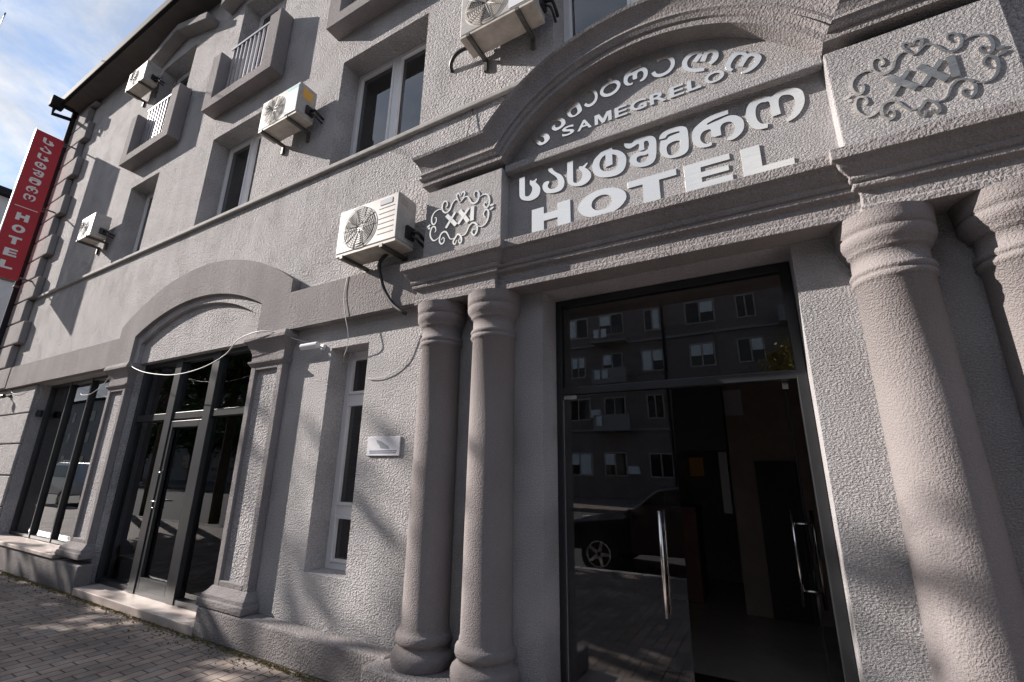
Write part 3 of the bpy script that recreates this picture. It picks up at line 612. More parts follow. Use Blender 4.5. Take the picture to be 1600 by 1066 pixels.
# ================================================================ lettering
LET = {"s1":[[[-1.589,3.925],[-1.535,3.92],[-1.533,3.752],[-1.527,3.731],[-1.505,3.721],[-1.484,3.734],[-1.469,3.763],[-1.469,3.794],[-1.488,3.826],[-1.49,3.851],[-1.487,3.873],[-1.466,3.856],[-1.448,3.855],[-1.427,3.868],[-1.423,3.854],[-1.435,3.833],[-1.415,3.808],[-1.396,3.777],[-1.393,3.742],[-1.406,3.7],[-1.436,3.678],[-1.49,3.674],[-1.552,3.698],[-1.579,3.729],[-1.587,3.769]]],"a":[[[-1.322,3.92],[-1.284,3.921],[-1.277,3.897],[-1.25,3.863],[-1.207,3.824],[-1.183,3.773],[-1.184,3.725],[-1.203,3.69],[-1.243,3.678],[-1.301,3.685],[-1.347,3.705],[-1.37,3.743],[-1.372,3.781],[-1.352,3.805],[-1.317,3.806],[-1.311,3.789],[-1.325,3.766],[-1.317,3.739],[-1.289,3.721],[-1.26,3.72],[-1.237,3.743],[-1.234,3.776],[-1.253,3.819],[-1.287,3.858],[-1.316,3.893]]],"s2":[[[-1.154,3.924],[-1.103,3.922],[-1.107,3.748],[-1.102,3.722],[-1.081,3.707],[-1.053,3.718],[-1.033,3.746],[-1.032,3.782],[-1.054,3.817],[-1.057,3.845],[-1.044,3.848],[-1.028,3.84],[-1.011,3.849],[-0.988,3.862],[-0.984,3.853],[-0.995,3.835],[-1.007,3.821],[-0.981,3.794],[-0.961,3.751],[-0.965,3.712],[-0.99,3.685],[-1.033,3.67],[-1.092,3.681],[-1.136,3.709],[-1.157,3.752]]],"t":[[[-0.867,3.912],[-0.804,3.921],[-0.79,3.926],[-0.782,3.901],[-0.744,3.881],[-0.706,3.843],[-0.686,3.795],[-0.69,3.739],[-0.714,3.691],[-0.765,3.669],[-0.836,3.676],[-0.896,3.699],[-0.937,3.745],[-0.947,3.808],[-0.932,3.862],[-0.894,3.896]],[[-0.84,3.876],[-0.845,3.766],[-0.79,3.773],[-0.788,3.862],[-0.762,3.844],[-0.743,3.81],[-0.749,3.76],[-0.772,3.728],[-0.813,3.723],[-0.864,3.741],[-0.888,3.775],[-0.889,3.823],[-0.869,3.86]]],"sh":[[[-0.694,3.924],[-0.668,3.911],[-0.638,3.902],[-0.608,3.922],[-0.564,3.924],[-0.516,3.918],[-0.482,3.9],[-0.465,3.868],[-0.464,3.814],[-0.473,3.728],[-0.495,3.686],[-0.538,3.671],[-0.594,3.679],[-0.64,3.708],[-0.662,3.752],[-0.656,3.778],[-0.635,3.799],[-0.595,3.807],[-0.553,3.798],[-0.522,3.808],[-0.514,3.85],[-0.524,3.88],[-0.541,3.883],[-0.55,3.87],[-0.55,3.813],[-0.585,3.815],[-0.591,3.834],[-0.584,3.866],[-0.596,3.88],[-0.626,3.867],[-0.656,3.862],[-0.68,3.876],[-0.693,3.9]],[[-0.612,3.745],[-0.605,3.767],[-0.583,3.772],[-0.55,3.765],[-0.526,3.77],[-0.525,3.745],[-0.539,3.718],[-0.568,3.709],[-0.598,3.72]]],"m":[[[-0.443,3.857],[-0.434,3.887],[-0.405,3.909],[-0.358,3.918],[-0.304,3.913],[-0.27,3.9],[-0.25,3.874],[-0.246,3.817],[-0.251,3.731],[-0.266,3.688],[-0.307,3.669],[-0.369,3.672],[-0.416,3.698],[-0.44,3.74],[-0.443,3.789],[-0.433,3.844],[-0.392,3.837],[-0.375,3.853],[-0.34,3.859],[-0.301,3.861],[-0.302,3.872],[-0.343,3.877],[-0.382,3.873],[-0.4,3.854],[-0.432,3.855]],[[-0.395,3.732],[-0.395,3.776],[-0.372,3.798],[-0.331,3.802],[-0.304,3.793],[-0.308,3.742],[-0.321,3.709],[-0.353,3.694],[-0.384,3.705]]],"r":[[[0.016,3.915],[0.015,3.883],[-0.036,3.879],[-0.082,3.873],[-0.124,3.859],[-0.118,3.848],[-0.084,3.854],[-0.045,3.859],[-0.004,3.866],[0.029,3.865],[0.064,3.847],[0.092,3.809],[0.097,3.764],[0.086,3.721],[0.053,3.687],[0.016,3.674],[-0.012,3.681],[-0.008,3.696],[0.024,3.713],[0.04,3.75],[0.041,3.783],[0.027,3.811],[0.003,3.823],[-0.027,3.819],[-0.043,3.794],[-0.043,3.737],[-0.084,3.737],[-0.103,3.75],[-0.102,3.798],[-0.107,3.808],[-0.122,3.811],[-0.153,3.805],[-0.171,3.777],[-0.172,3.743],[-0.154,3.712],[-0.129,3.697],[-0.117,3.707],[-0.107,3.705],[-0.106,3.684],[-0.116,3.678],[-0.146,3.678],[-0.191,3.694],[-0.221,3.738],[-0.225,3.789],[-0.212,3.844],[-0.173,3.878],[-0.117,3.906],[-0.039,3.917]]],"o":[[[0.118,3.851],[0.133,3.892],[0.166,3.926],[0.201,3.931],[0.235,3.925],[0.264,3.91],[0.278,3.907],[0.311,3.926],[0.351,3.931],[0.396,3.918],[0.426,3.896],[0.441,3.865],[0.443,3.809],[0.429,3.76],[0.401,3.717],[0.366,3.692],[0.337,3.684],[0.321,3.7],[0.335,3.705],[0.365,3.733],[0.385,3.779],[0.392,3.832],[0.382,3.864],[0.358,3.883],[0.329,3.889],[0.31,3.87],[0.304,3.825],[0.307,3.758],[0.259,3.754],[0.256,3.868],[0.237,3.88],[0.207,3.886],[0.181,3.866],[0.17,3.809],[0.177,3.758],[0.198,3.726],[0.23,3.717],[0.224,3.685],[0.179,3.69],[0.141,3.717],[0.122,3.763],[0.114,3.814]]]}
EMB = {"c1":[[-0.154,0.15],[-0.135,0.159],[-0.137,0.189],[-0.158,0.212],[-0.182,0.203],[-0.193,0.166],[-0.185,0.127],[-0.155,0.096],[-0.123,0.098],[-0.101,0.117],[-0.08,0.168],[-0.05,0.192],[-0.027,0.184],[-0.002,0.152]],"c2":[[-0.189,0.132],[-0.222,0.149],[-0.263,0.142],[-0.293,0.114],[-0.305,0.074],[-0.297,0.031],[-0.277,0.012],[-0.258,0.021],[-0.249,0.051],[-0.256,0.075],[-0.27,0.075]],"c3":[[-0.259,-0.072],[-0.248,-0.057],[-0.254,-0.027],[-0.272,-0.009],[-0.295,-0.016],[-0.309,-0.056],[-0.305,-0.099],[-0.282,-0.137],[-0.257,-0.153],[-0.225,-0.145],[-0.203,-0.129]],"c4":[[-0.18,-0.167],[-0.162,-0.147],[-0.147,-0.165],[-0.151,-0.195],[-0.173,-0.206],[-0.195,-0.184],[-0.2,-0.148],[-0.188,-0.108],[-0.158,-0.092],[-0.13,-0.103],[-0.108,-0.136],[-0.086,-0.176],[-0.059,-0.187],[-0.036,-0.182]],"c5":[[-0.012,-0.209],[-0.025,-0.243],[-0.044,-0.235],[-0.048,-0.21],[-0.029,-0.184],[-0.004,-0.156],[0.024,-0.177],[0.039,-0.215],[0.031,-0.247],[0.012,-0.235],[0.007,-0.21]],"c6":[[0.035,-0.18],[0.068,-0.178],[0.089,-0.153],[0.109,-0.111],[0.138,-0.088],[0.163,-0.092],[0.19,-0.119],[0.195,-0.161],[0.182,-0.198],[0.161,-0.206],[0.142,-0.181],[0.148,-0.155],[0.166,-0.157]],"c7":[[0.194,-0.127],[0.234,-0.145],[0.269,-0.134],[0.293,-0.1],[0.303,-0.049],[0.293,-0.009],[0.271,0.0],[0.254,-0.022],[0.255,-0.049],[0.274,-0.072]],"c8":[[0.282,0.055],[0.269,0.073],[0.255,0.06],[0.26,0.035],[0.282,0.018],[0.302,0.039],[0.308,0.085],[0.292,0.132],[0.259,0.152],[0.23,0.151],[0.212,0.143]],"c9":[[0.16,0.159],[0.148,0.18],[0.154,0.207],[0.176,0.21],[0.198,0.182],[0.2,0.147],[0.184,0.109],[0.152,0.098],[0.121,0.118],[0.101,0.156],[0.08,0.184],[0.054,0.192],[0.028,0.171],[0.007,0.152]],"h1":[[-0.001,0.216],[-0.015,0.246],[-0.034,0.245],[-0.036,0.216],[-0.015,0.177]],"h2":[[0.006,0.214],[0.02,0.242],[0.039,0.247],[0.048,0.226],[0.038,0.197],[0.024,0.176]],"b1":[[-0.35,0.002],[-0.315,0.02]],"b2":[[-0.339,-0.01],[-0.314,-0.018]],"b3":[[0.313,0.028],[0.35,0.03]],"b4":[[0.314,-0.011],[0.35,0.004]],"X1a":[[-0.137,0.066],[-0.028,-0.06]],"X1b":[[-0.043,0.068],[-0.136,-0.062]],"X2a":[[0.003,0.072],[0.1,-0.064]],"X2b":[[0.101,0.068],[-0.005,-0.059]],"I":[[0.138,0.074],[0.137,-0.064]]}
LAT = {'H': [[(0, 0), (.11, 0), (.11, .083), (.226, .083), (.226, 0), (.336, 0), (.336, .212), (.226, .212), (.226, .150), (.11, .150), (.11, .212), (0, .212)]],
       'T': [[(.105, 0), (.222, 0), (.222, .160), (.34, .160), (.34, .212), (0, .212), (0, .160), (.105, .160)]],
       'E': [[(0, 0), (.292, 0), (.292, .052), (.108, .052), (.108, .086), (.275, .086), (.275, .128), (.108, .128), (.108, .165), (.288, .165), (.288, .212), (0, .212)]],
       'L': [[(0, 0), (.28, 0), (.28, .052), (.11, .052), (.11, .212), (0, .212)]]}
def ell(cx, cz, a, b, n=40): return [(cx + a * math.cos(2 * math.pi * i / n), cz + b * math.sin(2 * math.pi * i / n)) for i in range(n)]
LAT['O'] = [ell(.187, .106, .187, .113), ell(.187, .106, .078, .062)]
FIELD = -0.04
SG = thing('hotel_lettering', 'large polished metal HOTEL capitals on the recessed portal panel', 'sign', (-0.5, FIELD, 3.37))
def letter(loops, par, y0, y1, material, tf, name='letter'):
    m = MB(); m.prism(loops[0], y0, y1, loops[1:], tf); 
    return m.build(name, material, par, bevel=0.002, seg=1)
for ch, x in zip('HOTEL', (-1.472, -1.075, -0.688, -0.300, 0.053)):
    letter(LAT[ch], SG, FIELD - 0.008, FIELD - 0.001, 'brushed_steel', lambda px, y, pz, x=x: (px + x + 0.5, y - FIELD, pz))
SGG = thing('georgian_hotel_lettering', 'large polished metal Georgian word in a row above the HOTEL capitals', 'sign', (-0.5, FIELD, 3.67))
for k in ('s1', 'a', 's2', 't', 'sh', 'm', 'r', 'o'):
    loops = [smooth_loop(l) for l in LET[k]]
    letter(loops, SGG, FIELD - 0.008, FIELD - 0.001, 'brushed_steel', lambda px, y, pz: (px + 0.5, y - FIELD, pz - 3.67))
# SAMEGRELO on the tympanum
TF = -0.05
KS = 1.014            # lettering measured on a nearer plane, carried back to the field
def text_mesh(txt, bold):
    cu = bpy.data.curves.new('t', 'FONT'); cu.body = txt; cu.size = 1.0; cu.extrude = 0.0; cu.offset = bold; cu.resolution_u = 4
    o = bpy.data.objects.new('t', cu); COL.objects.link(o)
    dg = bpy.context.evaluated_depsgraph_get(); me = bpy.data.meshes.new_from_object(o.evaluated_get(dg))
    V = [tuple(v.co) for v in me.vertices]; F = [tuple(p.vertices) for p in me.polygons]
    bpy.data.objects.remove(o); bpy.data.curves.remove(cu); bpy.data.meshes.remove(me); return V, F
def solid_text(txt, par, w, h, y0, y1, place, material, bold=0.018, name='letter', ks=1.014):
    """one glyph as a slab: face y0 (front), back y1, fitted in a w x h cell"""
    V, F = text_mesh(txt, bold)
    xs = [v[0] for v in V]; zs = [v[1] for v in V]; x0, x1 = min(xs), max(xs); z0, z1 = min(zs), max(zs)
    U = [((v[0] - x0) / (x1 - x0) * w, (v[1] - z0) / (z1 - z0) * h) for v in V]
    n = len(U); cnt = {}
    for f in F:
        for i in range(len(f)):
            e = (f[i], f[(i + 1) % len(f)]); cnt[e] = cnt.get(e, 0) + 1
    m = MB(); vv = [place(u * ks, y0, z * ks) for u, z in U] + [place(u * ks, y1, z * ks) for u, z in U]
    ff = [tuple(f) for f in F] + [tuple(i + n for i in reversed(f)) for f in F]
    for (a, b) in cnt:
        if (b, a) not in cnt: ff.append((a, b, b + n, a + n))
    m.add(vv, ff); return m.build(name, material, par)
SM = thing('samegrelo_lettering', 'small polished metal SAMEGRELO capitals in a straight row under the arch', 'sign', (-0.5, TF, 4.13))
cells = {'S': .105, 'A': .12, 'M': .135, 'E': .095, 'G': .12, 'R': .115, 'L': .09, 'O': .125}
x = -1.172; gap = (1.197 - sum(cells[c] for c in 'SAMEGRELO')) / 8
for ch in 'SAMEGRELO':
    w = cells[ch]
    if ch == 'M':
        mp_ = [(0, 0), (.2, 0), (.2, .62), (.42, 0), (.58, 0), (.8, .62), (.8, 0), (1, 0), (1, 1), (.72, 1), (.5, .40), (.28, 1), (0, 1)]
        m = MB(); m.prism(mp_, TF - 0.008, TF - 0.001, None, lambda px, y, pz, x=x, w=w: (x * KS + px * w * KS + 0.5, y - TF, pz * 0.09 * KS + 0.036)); m.build('letter', 'brushed_steel', SM)
        x += w + gap; continue
    solid_text(ch, SM, w, 0.09, TF - 0.008, TF - 0.001, lambda u, y, z, x=x: (x * KS + u + 0.5, y - TF, z + 0.036), 'brushed_steel')
    x += w + gap
SMG = thing('georgian_samegrelo_lettering', 'polished metal Georgian word curving along the arch above SAMEGRELO', 'sign', (-0.5, TF, 4.2))
STRK = {'e': [[(.12, .88), (.30, .98), (.58, .95), (.78, .75), (.84, .45), (.70, .16), (.42, .04), (.16, .10), (.02, .30)]],
        'g': [[(.5, .72), (.20, .62), (.06, .36), (.20, .10), (.5, .0), (.80, .10), (.94, .36), (.80, .62), (.5, .72)], [(.5, .72), (.62, .88), (.45, 1.0)]],
        'l': [[(.38, .95), (.12, .85), (.0, .5), (.14, .14), (.45, .02), (.75, .05)], [(.34, .45), (.45, .85), (.52, .92), (.6, .8), (.60, .45)], [(.6, .8), (.75, .95), (.92, .85), (.98, .55), (.86, .3)]]}
def unit(loops):
    xs = [p[0] for p in loops[0]]; zs = [p[1] for p in loops[0]]
    return [[((p[0] - min(xs)) / (max(xs) - min(xs)), (p[1] - min(zs)) / (max(zs) - min(zs))) for p in l] for l in loops]
RB, ZB, XB = 1.17 * KS, 1.55 + (3.205 - 1.55) * KS, -0.6 * KS
for k, xx, w, h in (('s1', -1.31, .115, .16), ('a', -1.178, .12, .16), ('m', -1.04, .125, .16), ('e', -.90, .13, .16), ('g', -.755, .16, .16), ('r', -.565, .185, .16), ('e', -.365, .17, .16), ('l', -.145, .215, .16), ('o', .095, .215, .16)):
    ang = math.asin((xx * KS - XB) / RB); c_, s_ = math.cos(ang), math.sin(ang)
    bx, bz = XB + RB * s_, ZB + RB * c_
    def tf(px, y, pz, w=w, h=h, c_=c_, s_=s_, bx=bx, bz=bz):
        u, v = (px - .5) * w, pz * h
        return (bx + u * c_ + v * s_ + 0.5, y - TF, bz - u * s_ + v * c_ - 4.2)
    if k in LET: letter([smooth_loop(l) for l in unit(LET[k])], SMG, TF - 0.008, TF - 0.001, 'brushed_steel', tf)
    else:
        m = MB()
        for q_, st in enumerate(STRK[k]): m.ribbon([tuple(p)[:2] for p in smooth_path([(p[0], p[1], 0) for p in st], 4)], 0.17, TF - 0.008 - 0.0008 * q_, TF - 0.001 + 0.0003 * q_, tf)
        m.build('letter', 'brushed_steel', SMG)
# XXI emblems
def emblem(cx, cz, sx, sz, label):
    E = thing('emblem', label, 'sign', (cx, -0.15, cz), 'metal XXI emblems on the portal piers')
    m = MB(); n = MB()
    for k, pts in EMB.items():
        P = [(p[0] * sx, p[1] * sz) for p in pts]
        if k[0] in 'XI' : n.ribbon(P, 0.036 if k in ('X1a', 'X2a', 'I') else 0.024, -0.0075 - (0.001 if k[-1] == 'b' else 0), -0.002)
        else: m.ribbon([tuple(q)[:2] for q in smooth_path([(p[0], p[1], 0) for p in P], 4)], 0.0125 if k[0] != 'b' else 0.016, -0.007, -0.001, taper=True)
    m.build('scroll_frame', 'brushed_steel', E); n.build('numeral', 'brushed_steel', E)
emblem(-2.118, 3.635, 1.0, 1.0, 'metal XXI emblem in scrollwork on the left portal pier beside the outdoor unit')
emblem(0.948, 3.632, 0.97, 1.0, 'metal XXI emblem in scrollwork on the right portal pier, dull from mirroring the tower')

# ================================================================ red banner sign
BX = -13.5
B = thing('banner_sign', 'tall red vertical hotel sign with white stacked letters projecting from the corner', 'sign', (BX, -0.57, 5.25))
y0, y1, z0, z1 = -0.80, -0.335, 5.25, 8.74
m = MB(); m.box(-0.035, 0.035, y0 + 0.57, y1 + 0.57, 0, z1 - z0); m.build('panel', 'red_panel', B, bevel=0.006)
m = MB(); m.box(-0.045, 0.045, y0 + 0.555, y0 + 0.568, -0.005, z1 - z0 + 0.005); m.build('edge_strip', 'banner_white', B)
m = MB()
for zz in (8.70, 7.0, 5.32): m.tube([(0, y1 + 0.565, zz - z0), (0, 0.45, zz - z0)], 0.018)
m.build('bracket', 'bracket_metal', B)
def bl(loops, zc, hh, ww):
    U = unit(loops)
    letter([smooth_loop(l) if len(l) > 14 else l for l in U], B, 0, 1, 'banner_white', lambda px, y, pz: (0.0355 + 0.006 * (1 - y), (px - .5) * ww + 0.0, zc + (pz - .5) * hh))
zz = 3.30
for k in ('s1', 'a', 's2', 't', 'sh', 'm', 'r', 'o'): bl(LET[k], zz, 0.145, 0.19); zz -= 0.205
m = MB(); m.box(0.0355, 0.038, -0.17, 0.19, 1.60, 1.615); m.build('divider', 'banner_white', B)
zz = 1.38
for ch in 'HOTEL': bl(LAT[ch], zz, 0.17, 0.20); zz -= 0.275

# ================================================================ outdoor units
def outdoor_unit(x0, z0, w, h, label, fan=0, valve=True, stickers=(), hose=None, d=0.24, yb=-0.075):
    A = thing('air_conditioner', label, 'air conditioner', (x0, yb, z0), 'air conditioner outdoor units on the facade')
    m = MB(); m.box(0, w, -d, 0, 0.03, h); m.build('casing', 'ac_white', A, bevel=0.012)
    m = MB(); m.box(0.004, w - 0.004, -d + 0.003, -0.004, 0.0, 0.029); m.build('base_tray', 'ac_base', A, bevel=0.004)
    fx, fz, r = w * 0.36, h * 0.52, min(h * 0.42, w * 0.3)
    m = MB(); yf = -d
    V = [(fx + r * math.cos(a), yf - 0.002, fz + r * math.sin(a)) for a in [2 * math.pi * i / 40 for i in range(40)]]
    V2 = [(fx + (r + 0.012) * math.cos(a), yf + 0.002, fz + (r + 0.012) * math.sin(a)) for a in [2 * math.pi * i / 40 for i in range(40)]]
    m.loft([V2, V]); m.build('fan_opening', 'fan_dark' if fan == 0 else 'ac_base', A)
    m = MB()
    for q in range(9):
        rr = r * (0.18 + 0.82 * q / 8); pts = [(fx + rr * math.cos(2 * math.pi * i / 36), yf - 0.012, fz + rr * math.sin(2 * math.pi * i / 36)) for i in range(37)]
        m.tube(pts, 0.0022, 5)
    for q in range(10):
        a = 2 * math.pi * q / 10; m.tube([(fx + 0.18 * r * math.cos(a), yf - 0.015, fz + 0.18 * r * math.sin(a)), (fx + 1.02 * r * math.cos(a), yf - 0.010, fz + 1.02 * r * math.sin(a))], 0.003, 5)
    m.lathe(0, 0, [(0.001, 0), (0.02, 0)], 3) if False else None
    m.build('fan_grille', 'ac_white', A)
    m = MB()
    for q in range(3):
        a = 2 * math.pi * q / 3 + 0.5
        m.add([(fx + 0.05 * r * math.cos(a - .5), yf - 0.004, fz + 0.05 * r * math.sin(a - .5)), (fx + 0.9 * r * math.cos(a - .25), yf - 0.0035, fz + 0.9 * r * math.sin(a - .25)), (fx + 0.9 * r * math.cos(a + .35), yf - 0.006, fz + 0.9 * r * math.sin(a + .35)), (fx + 0.05 * r * math.cos(a + .8), yf - 0.006, fz + 0.05 * r * math.sin(a + .8))], [(0, 1, 2, 3)])
    m.build('fan_blade', 'black_rubber', A, recalc=False)
    m = MB()
    for q in range(6): zz = h * (0.22 + 0.105 * q); m.box(w * 0.69, w * 0.94, -d - 0.0025, -d - 0.0005, zz, zz + 0.006)
    m.build('louvre', 'bracket_metal', A)
    for (a, b, c, e, mt) in stickers:
        m = MB()
        if mt[0] == '>': m.box(w + 0.0008, w + 0.002, -d + d * a, -d + d * b, h * c, h * e); m.build('sticker', mt[1:], A)
        else: m.box(w * a, w * b, -d - 0.004, -d - 0.003, h * c, h * e); m.build('sticker', mt, A)
    for s in (0.14, 0.80):
        m = MB(); xx = w * s
        m.box(xx - 0.018, xx + 0.018, -d - 0.02, -yb - 0.002, -0.036, -0.002)
        m.box(xx - 0.018, xx + 0.018, -yb - 0.03, -yb - 0.002, -0.15, -0.037)
        m.build('bracket', 'bracket_metal', A)
    if valve:
        m = MB(); m.box(w + 0.001, w + 0.03, -d * 0.55, -d * 0.12, h * 0.16, h * 0.40)
        m.tube(smooth_path([(w + 0.03, -d * 0.3, h * 0.3), (w + 0.09, -d * 0.25, h * 0.28), (w + 0.10, -0.01, h * 0.22), (w + 0.09, -yb - 0.005, h * 0.2)]), 0.016)
        m.tube(smooth_path([(w + 0.03, -d * 0.3, h * 0.22), (w + 0.075, -d * 0.25, h * 0.16), (w + 0.08, -0.01, h * 0.12), (w + 0.07, -yb - 0.005, h * 0.1)]), 0.012)
        m.build('valve_pipes', 'black_rubber', A)
    if hose:
        m = MB(); m.tube(smooth_path([(p[0] - x0, p[1] - yb, p[2] - z0) for p in hose], 6), 0.018, 10); m.build('hose', 'black_rubber', A)
    return A
outdoor_unit(-3.46, 3.49, 0.775, 0.50, 'large white outdoor unit with dark fan beside the left portal pier', fan=0,
             stickers=((0.70, 0.90, 0.82, 0.93, 'grey_ink'), (0.15, 0.5, 0.78, 0.90, '>lobby_wall')),
             hose=[(-2.95, -0.14, 3.50), (-3.02, -0.16, 3.40), (-2.98, -0.15, 3.22), (-2.93, -0.13, 3.10), (-2.84, -0.12, 2.98), (-2.74, -0.115, 2.90), (-2.69, -0.10, 2.87)])
outdoor_unit(-5.29, 5.67, 0.765, 0.47, 'white outdoor unit with yellow side sticker between two second floor windows', fan=1,
             stickers=((0.68, 0.97, 0.10, 0.84, 'plaque_white'), (0.68, 0.97, 0.845, 0.93, 'teal_sticker'), (0.2, 0.75, 0.58, 0.88, '>yellow_sticker')))
outdoor_unit(-2.10, 5.43, 0.78, 0.54, 'white outdoor unit above the portal cornice, cut by the top of the photo', fan=1, stickers=((0.68, 0.97, 0.10, 0.9, 'plaque_white'),))
outdoor_unit(-10.58, 8.80, 0.765, 0.45, 'small white outdoor unit up under the eave beside a balcony', fan=0)
outdoor_unit(-10.75, 5.50, 0.58, 0.45, 'small white outdoor unit low beside the leftmost second floor window', fan=0)
m = MB(); m.tube(smooth_path([(-2.42, -0.002, 5.50), (-2.40, -0.05, 5.56), (-2.30, -0.09, 5.60), (-2.15, -0.09, 5.60), (-2.05, -0.06, 5.60)], 6), 0.02, 10)
tag(m.build('hose', 'black_rubber'), 'short black hose arching from the wall to the topmost outdoor unit', 'hose')

# ================================================================ small fittings
P = thing('plaque', 'small white plaque with grey map on the wall by the narrow window', 'sign', (-2.91, 0, 1.73))
m = MB(); m.box(-0.187, 0.187, -0.014, -0.003, -0.078, 0.082); m.build('plate', 'plaque_white', P, bevel=0.002)
m = MB(); m.prism([(-.085, .055), (-.03, .045), (.02, .02), (.06, .0), (.07, -.022), (.02, -.018), (-.03, -.012), (-.045, .012), (-.07, .03)], -0.0155, -0.0145); m.build('map_outline', 'grey_ink', P)
m = MB(); random.seed(3)
for row, zz in ((0, -0.042), (1, -0.058)):
    xx = -0.155
    while xx < 0.15: w = random.uniform(0.006, 0.014); m.box(xx, xx + w, -0.0155, -0.0145, zz, zz + 0.008); xx += w + 0.005
m.build('print', 'blue_ink', P)
C = thing('security_camera', 'white bullet security camera on the wall right of the shop pilaster', 'camera', (-3.86, 0, 2.72))
m = MB(); m.lathe(0, 0, [(0.001, -0.001), (0.035, 0), (0.035, 0.02), (0.001, 0.02)], 16)
for i, v in enumerate(m.v): m.v[i] = (v[0], -v[2], v[1])
m.tube([(0, -0.02, 0), (0, -0.07, 0.0), (-0.02, -0.10, 0.0)], 0.012); m.build('mount', 'white_plastic', C)
m = MB(); m.tube([(0.03, -0.10, 0.005), (-0.16, -0.14, -0.01)], 0.032, 14, False); m.build('body', 'white_plastic', C)
m = MB(); m.tube([(-0.161, -0.1405, -0.0102), (-0.168, -0.142, -0.0107)], 0.026, 14, False); m.build('lens', 'black_rubber', C)
C = thing('wall_camera', 'small dark camera on the rusticated wall left of the shop window', 'camera', (-12.85, -0.04, 2.80))
m = MB(); m.box(-0.03, 0.03, -0.03, -0.001, -0.03, 0.03); m.tube([(0, -0.03, 0), (0, -0.09, -0.01)], 0.012); m.build('mount', 'dark_metal', C)
m = MB(); m.tube([(0.02, -0.10, -0.01), (-0.12, -0.14, -0.03)], 0.035, 12, False); m.build('body', 'dark_metal', C)
C = thing('spotlight', 'small dark spotlight on the left reveal of the shop window', 'lamp', (-11.615, 0.08, 2.42))
m = MB(); m.box(0, 0.02, -0.03, 0.03, -0.03, 0.03); m.tube([(0.02, 0, 0), (0.09, 0, 0)], 0.012); m.tube([(0.09, 0.0, -0.06), (0.10, 0, 0.06)], 0.045, 14, False); m.build('lamp_head', 'dark_metal', C)
# gutter outlet and downpipe
R_ = thing('downpipe', 'dark downpipe with rain head under the left end of the eave', 'pipe', (-14.3, -0.2, 0))
m = MB(); m.tube(smooth_path([(0.0, 0.06, 0.05), (0.0, 0.06, 9.75), (0.0, 0.06, 9.86)], 3), 0.065, 14); m.build('pipe', 'roof_metal', R_)
m = MB(); m.box(-0.08, 0.10, -0.42, -0.18, 9.92, 10.2); m.build('rain_head', 'roof_metal', R_, bevel=0.02)
m = MB(); m.tube([(0, -0.32, 9.95), (0, -0.32, 9.74), (0, 0.06, 9.83)], 0.045, 10); m.build('elbow', 'roof_metal', R_)
m = MB(); m.box(-0.03, 0.12, -0.19, 0.0, 10.05, 10.16); m.build('gutter_outlet', 'roof_metal', R_)
m = MB()
for zz in (1.5, 3.4, 5.3, 7.2, 9.0): m.lathe(0, 0.06, [(0.075, zz), (0.078, zz + 0.01), (0.078, zz + 0.04), (0.075, zz + 0.05)], 14)
m.build('clip', 'bracket_metal', R_)
# loose cables
def cable(name, pts, r, mt, label): m = MB(); m.tube(smooth_path(pts, 6), r, 6); tag(m.build(name, mt), label, 'cable')
cable('cable', [(-7.83, -0.11, 2.95), (-7.7, -0.13, 2.87), (-7.3, -0.15, 2.76), (-6.9, -0.15, 2.69), (-6.5, -0.15, 2.645), (-6.1, -0.15, 2.645), (-5.7, -0.15, 2.69), (-5.35, -0.15, 2.79), (-5.05, -0.2, 2.915), (-4.6, -0.19, 2.95), (-4.2, -0.05, 2.83), (-4.05, -0.04, 2.79)], 0.0055, 'cable_white', 'white cable sagging across the top of the shop front')
cable('cable', [(-3.50, -0.105, 3.44), (-3.52, -0.11, 3.2), (-3.46, -0.115, 2.97), (-3.40, -0.11, 2.80), (-3.43, -0.07, 2.68), (-3.52, -0.02, 2.60), (-3.60, 0.05, 2.56), (-3.66, 0.16, 2.60), (-3.68, 0.22, 2.7)], 0.0035, 'cable_white', 'thin pale wire hanging past the head of the narrow window')
cable('cable', [(-2.62, -0.012, 2.70), (-2.66, -0.012, 2.60), (-2.715, -0.012, 2.48), (-2.82, -0.012, 2.40), (-2.93, -0.012, 2.354), (-3.06, -0.012, 2.335), (-3.18, -0.012, 2.345)], 0.0032, 'cable_white', 'thin wire looping across the wall between column and narrow window')
cable('cable', [(-11.9, -0.05, 2.93), (-12.2, -0.06, 2.85), (-12.6, -0.06, 2.83), (-13.0, -0.06, 2.93)], 0.0032, 'cable_white', 'thin pale wire slung on the rusticated wall by the corner')
cable('cable', [(-8.3, -0.12, 2.86), (-8.6, -0.1, 2.70), (-9.1, -0.05, 2.60), (-9.6, 0.0, 2.62), (-10.0, 0.1, 2.7)], 0.0032, 'cable_white', 'thin wire slung in front of the left shop window')
cable('cable', [(-2.13, -0.012, 4.90), (-2.15, -0.03, 4.7), (-2.17, -0.06, 4.5), (-2.19, -0.10, 4.30)], 0.004, 'black_rubber', 'fine dark wire dropping from the string course to the portal cornice')
cable('overhead_wire', [(-24.6, -1.2, 18.0), (-19.2, -1.34, 14.6), (-9.62, -1.9, 9.3 - 0.2), (-6.0, -2.0, 6.6)], 0.012, 'black_rubber', 'dark overhead wire crossing the sky in the top left corner') if False else None
def rp(px, py, d):
    v = [X[i] * (px - 800) / 708.5 + Yd[i] * (py - 533) / 708.5 + Zf[i] for i in range(3)]
    return (v[0] * d, v[1] * d - D, v[2] * d + HE)
cable('overhead_wire', [(-14.07, -1.75, 11.08), (-12.2, -1.87, 10.35), (-11.4, -1.92, 10.0)] if False else [(-19.5, -1.30, 14.66), (-9.9, -2.11, 8.5)], 0.009, 'black_rubber', 'dark overhead wire crossing the sky in the top left corner')

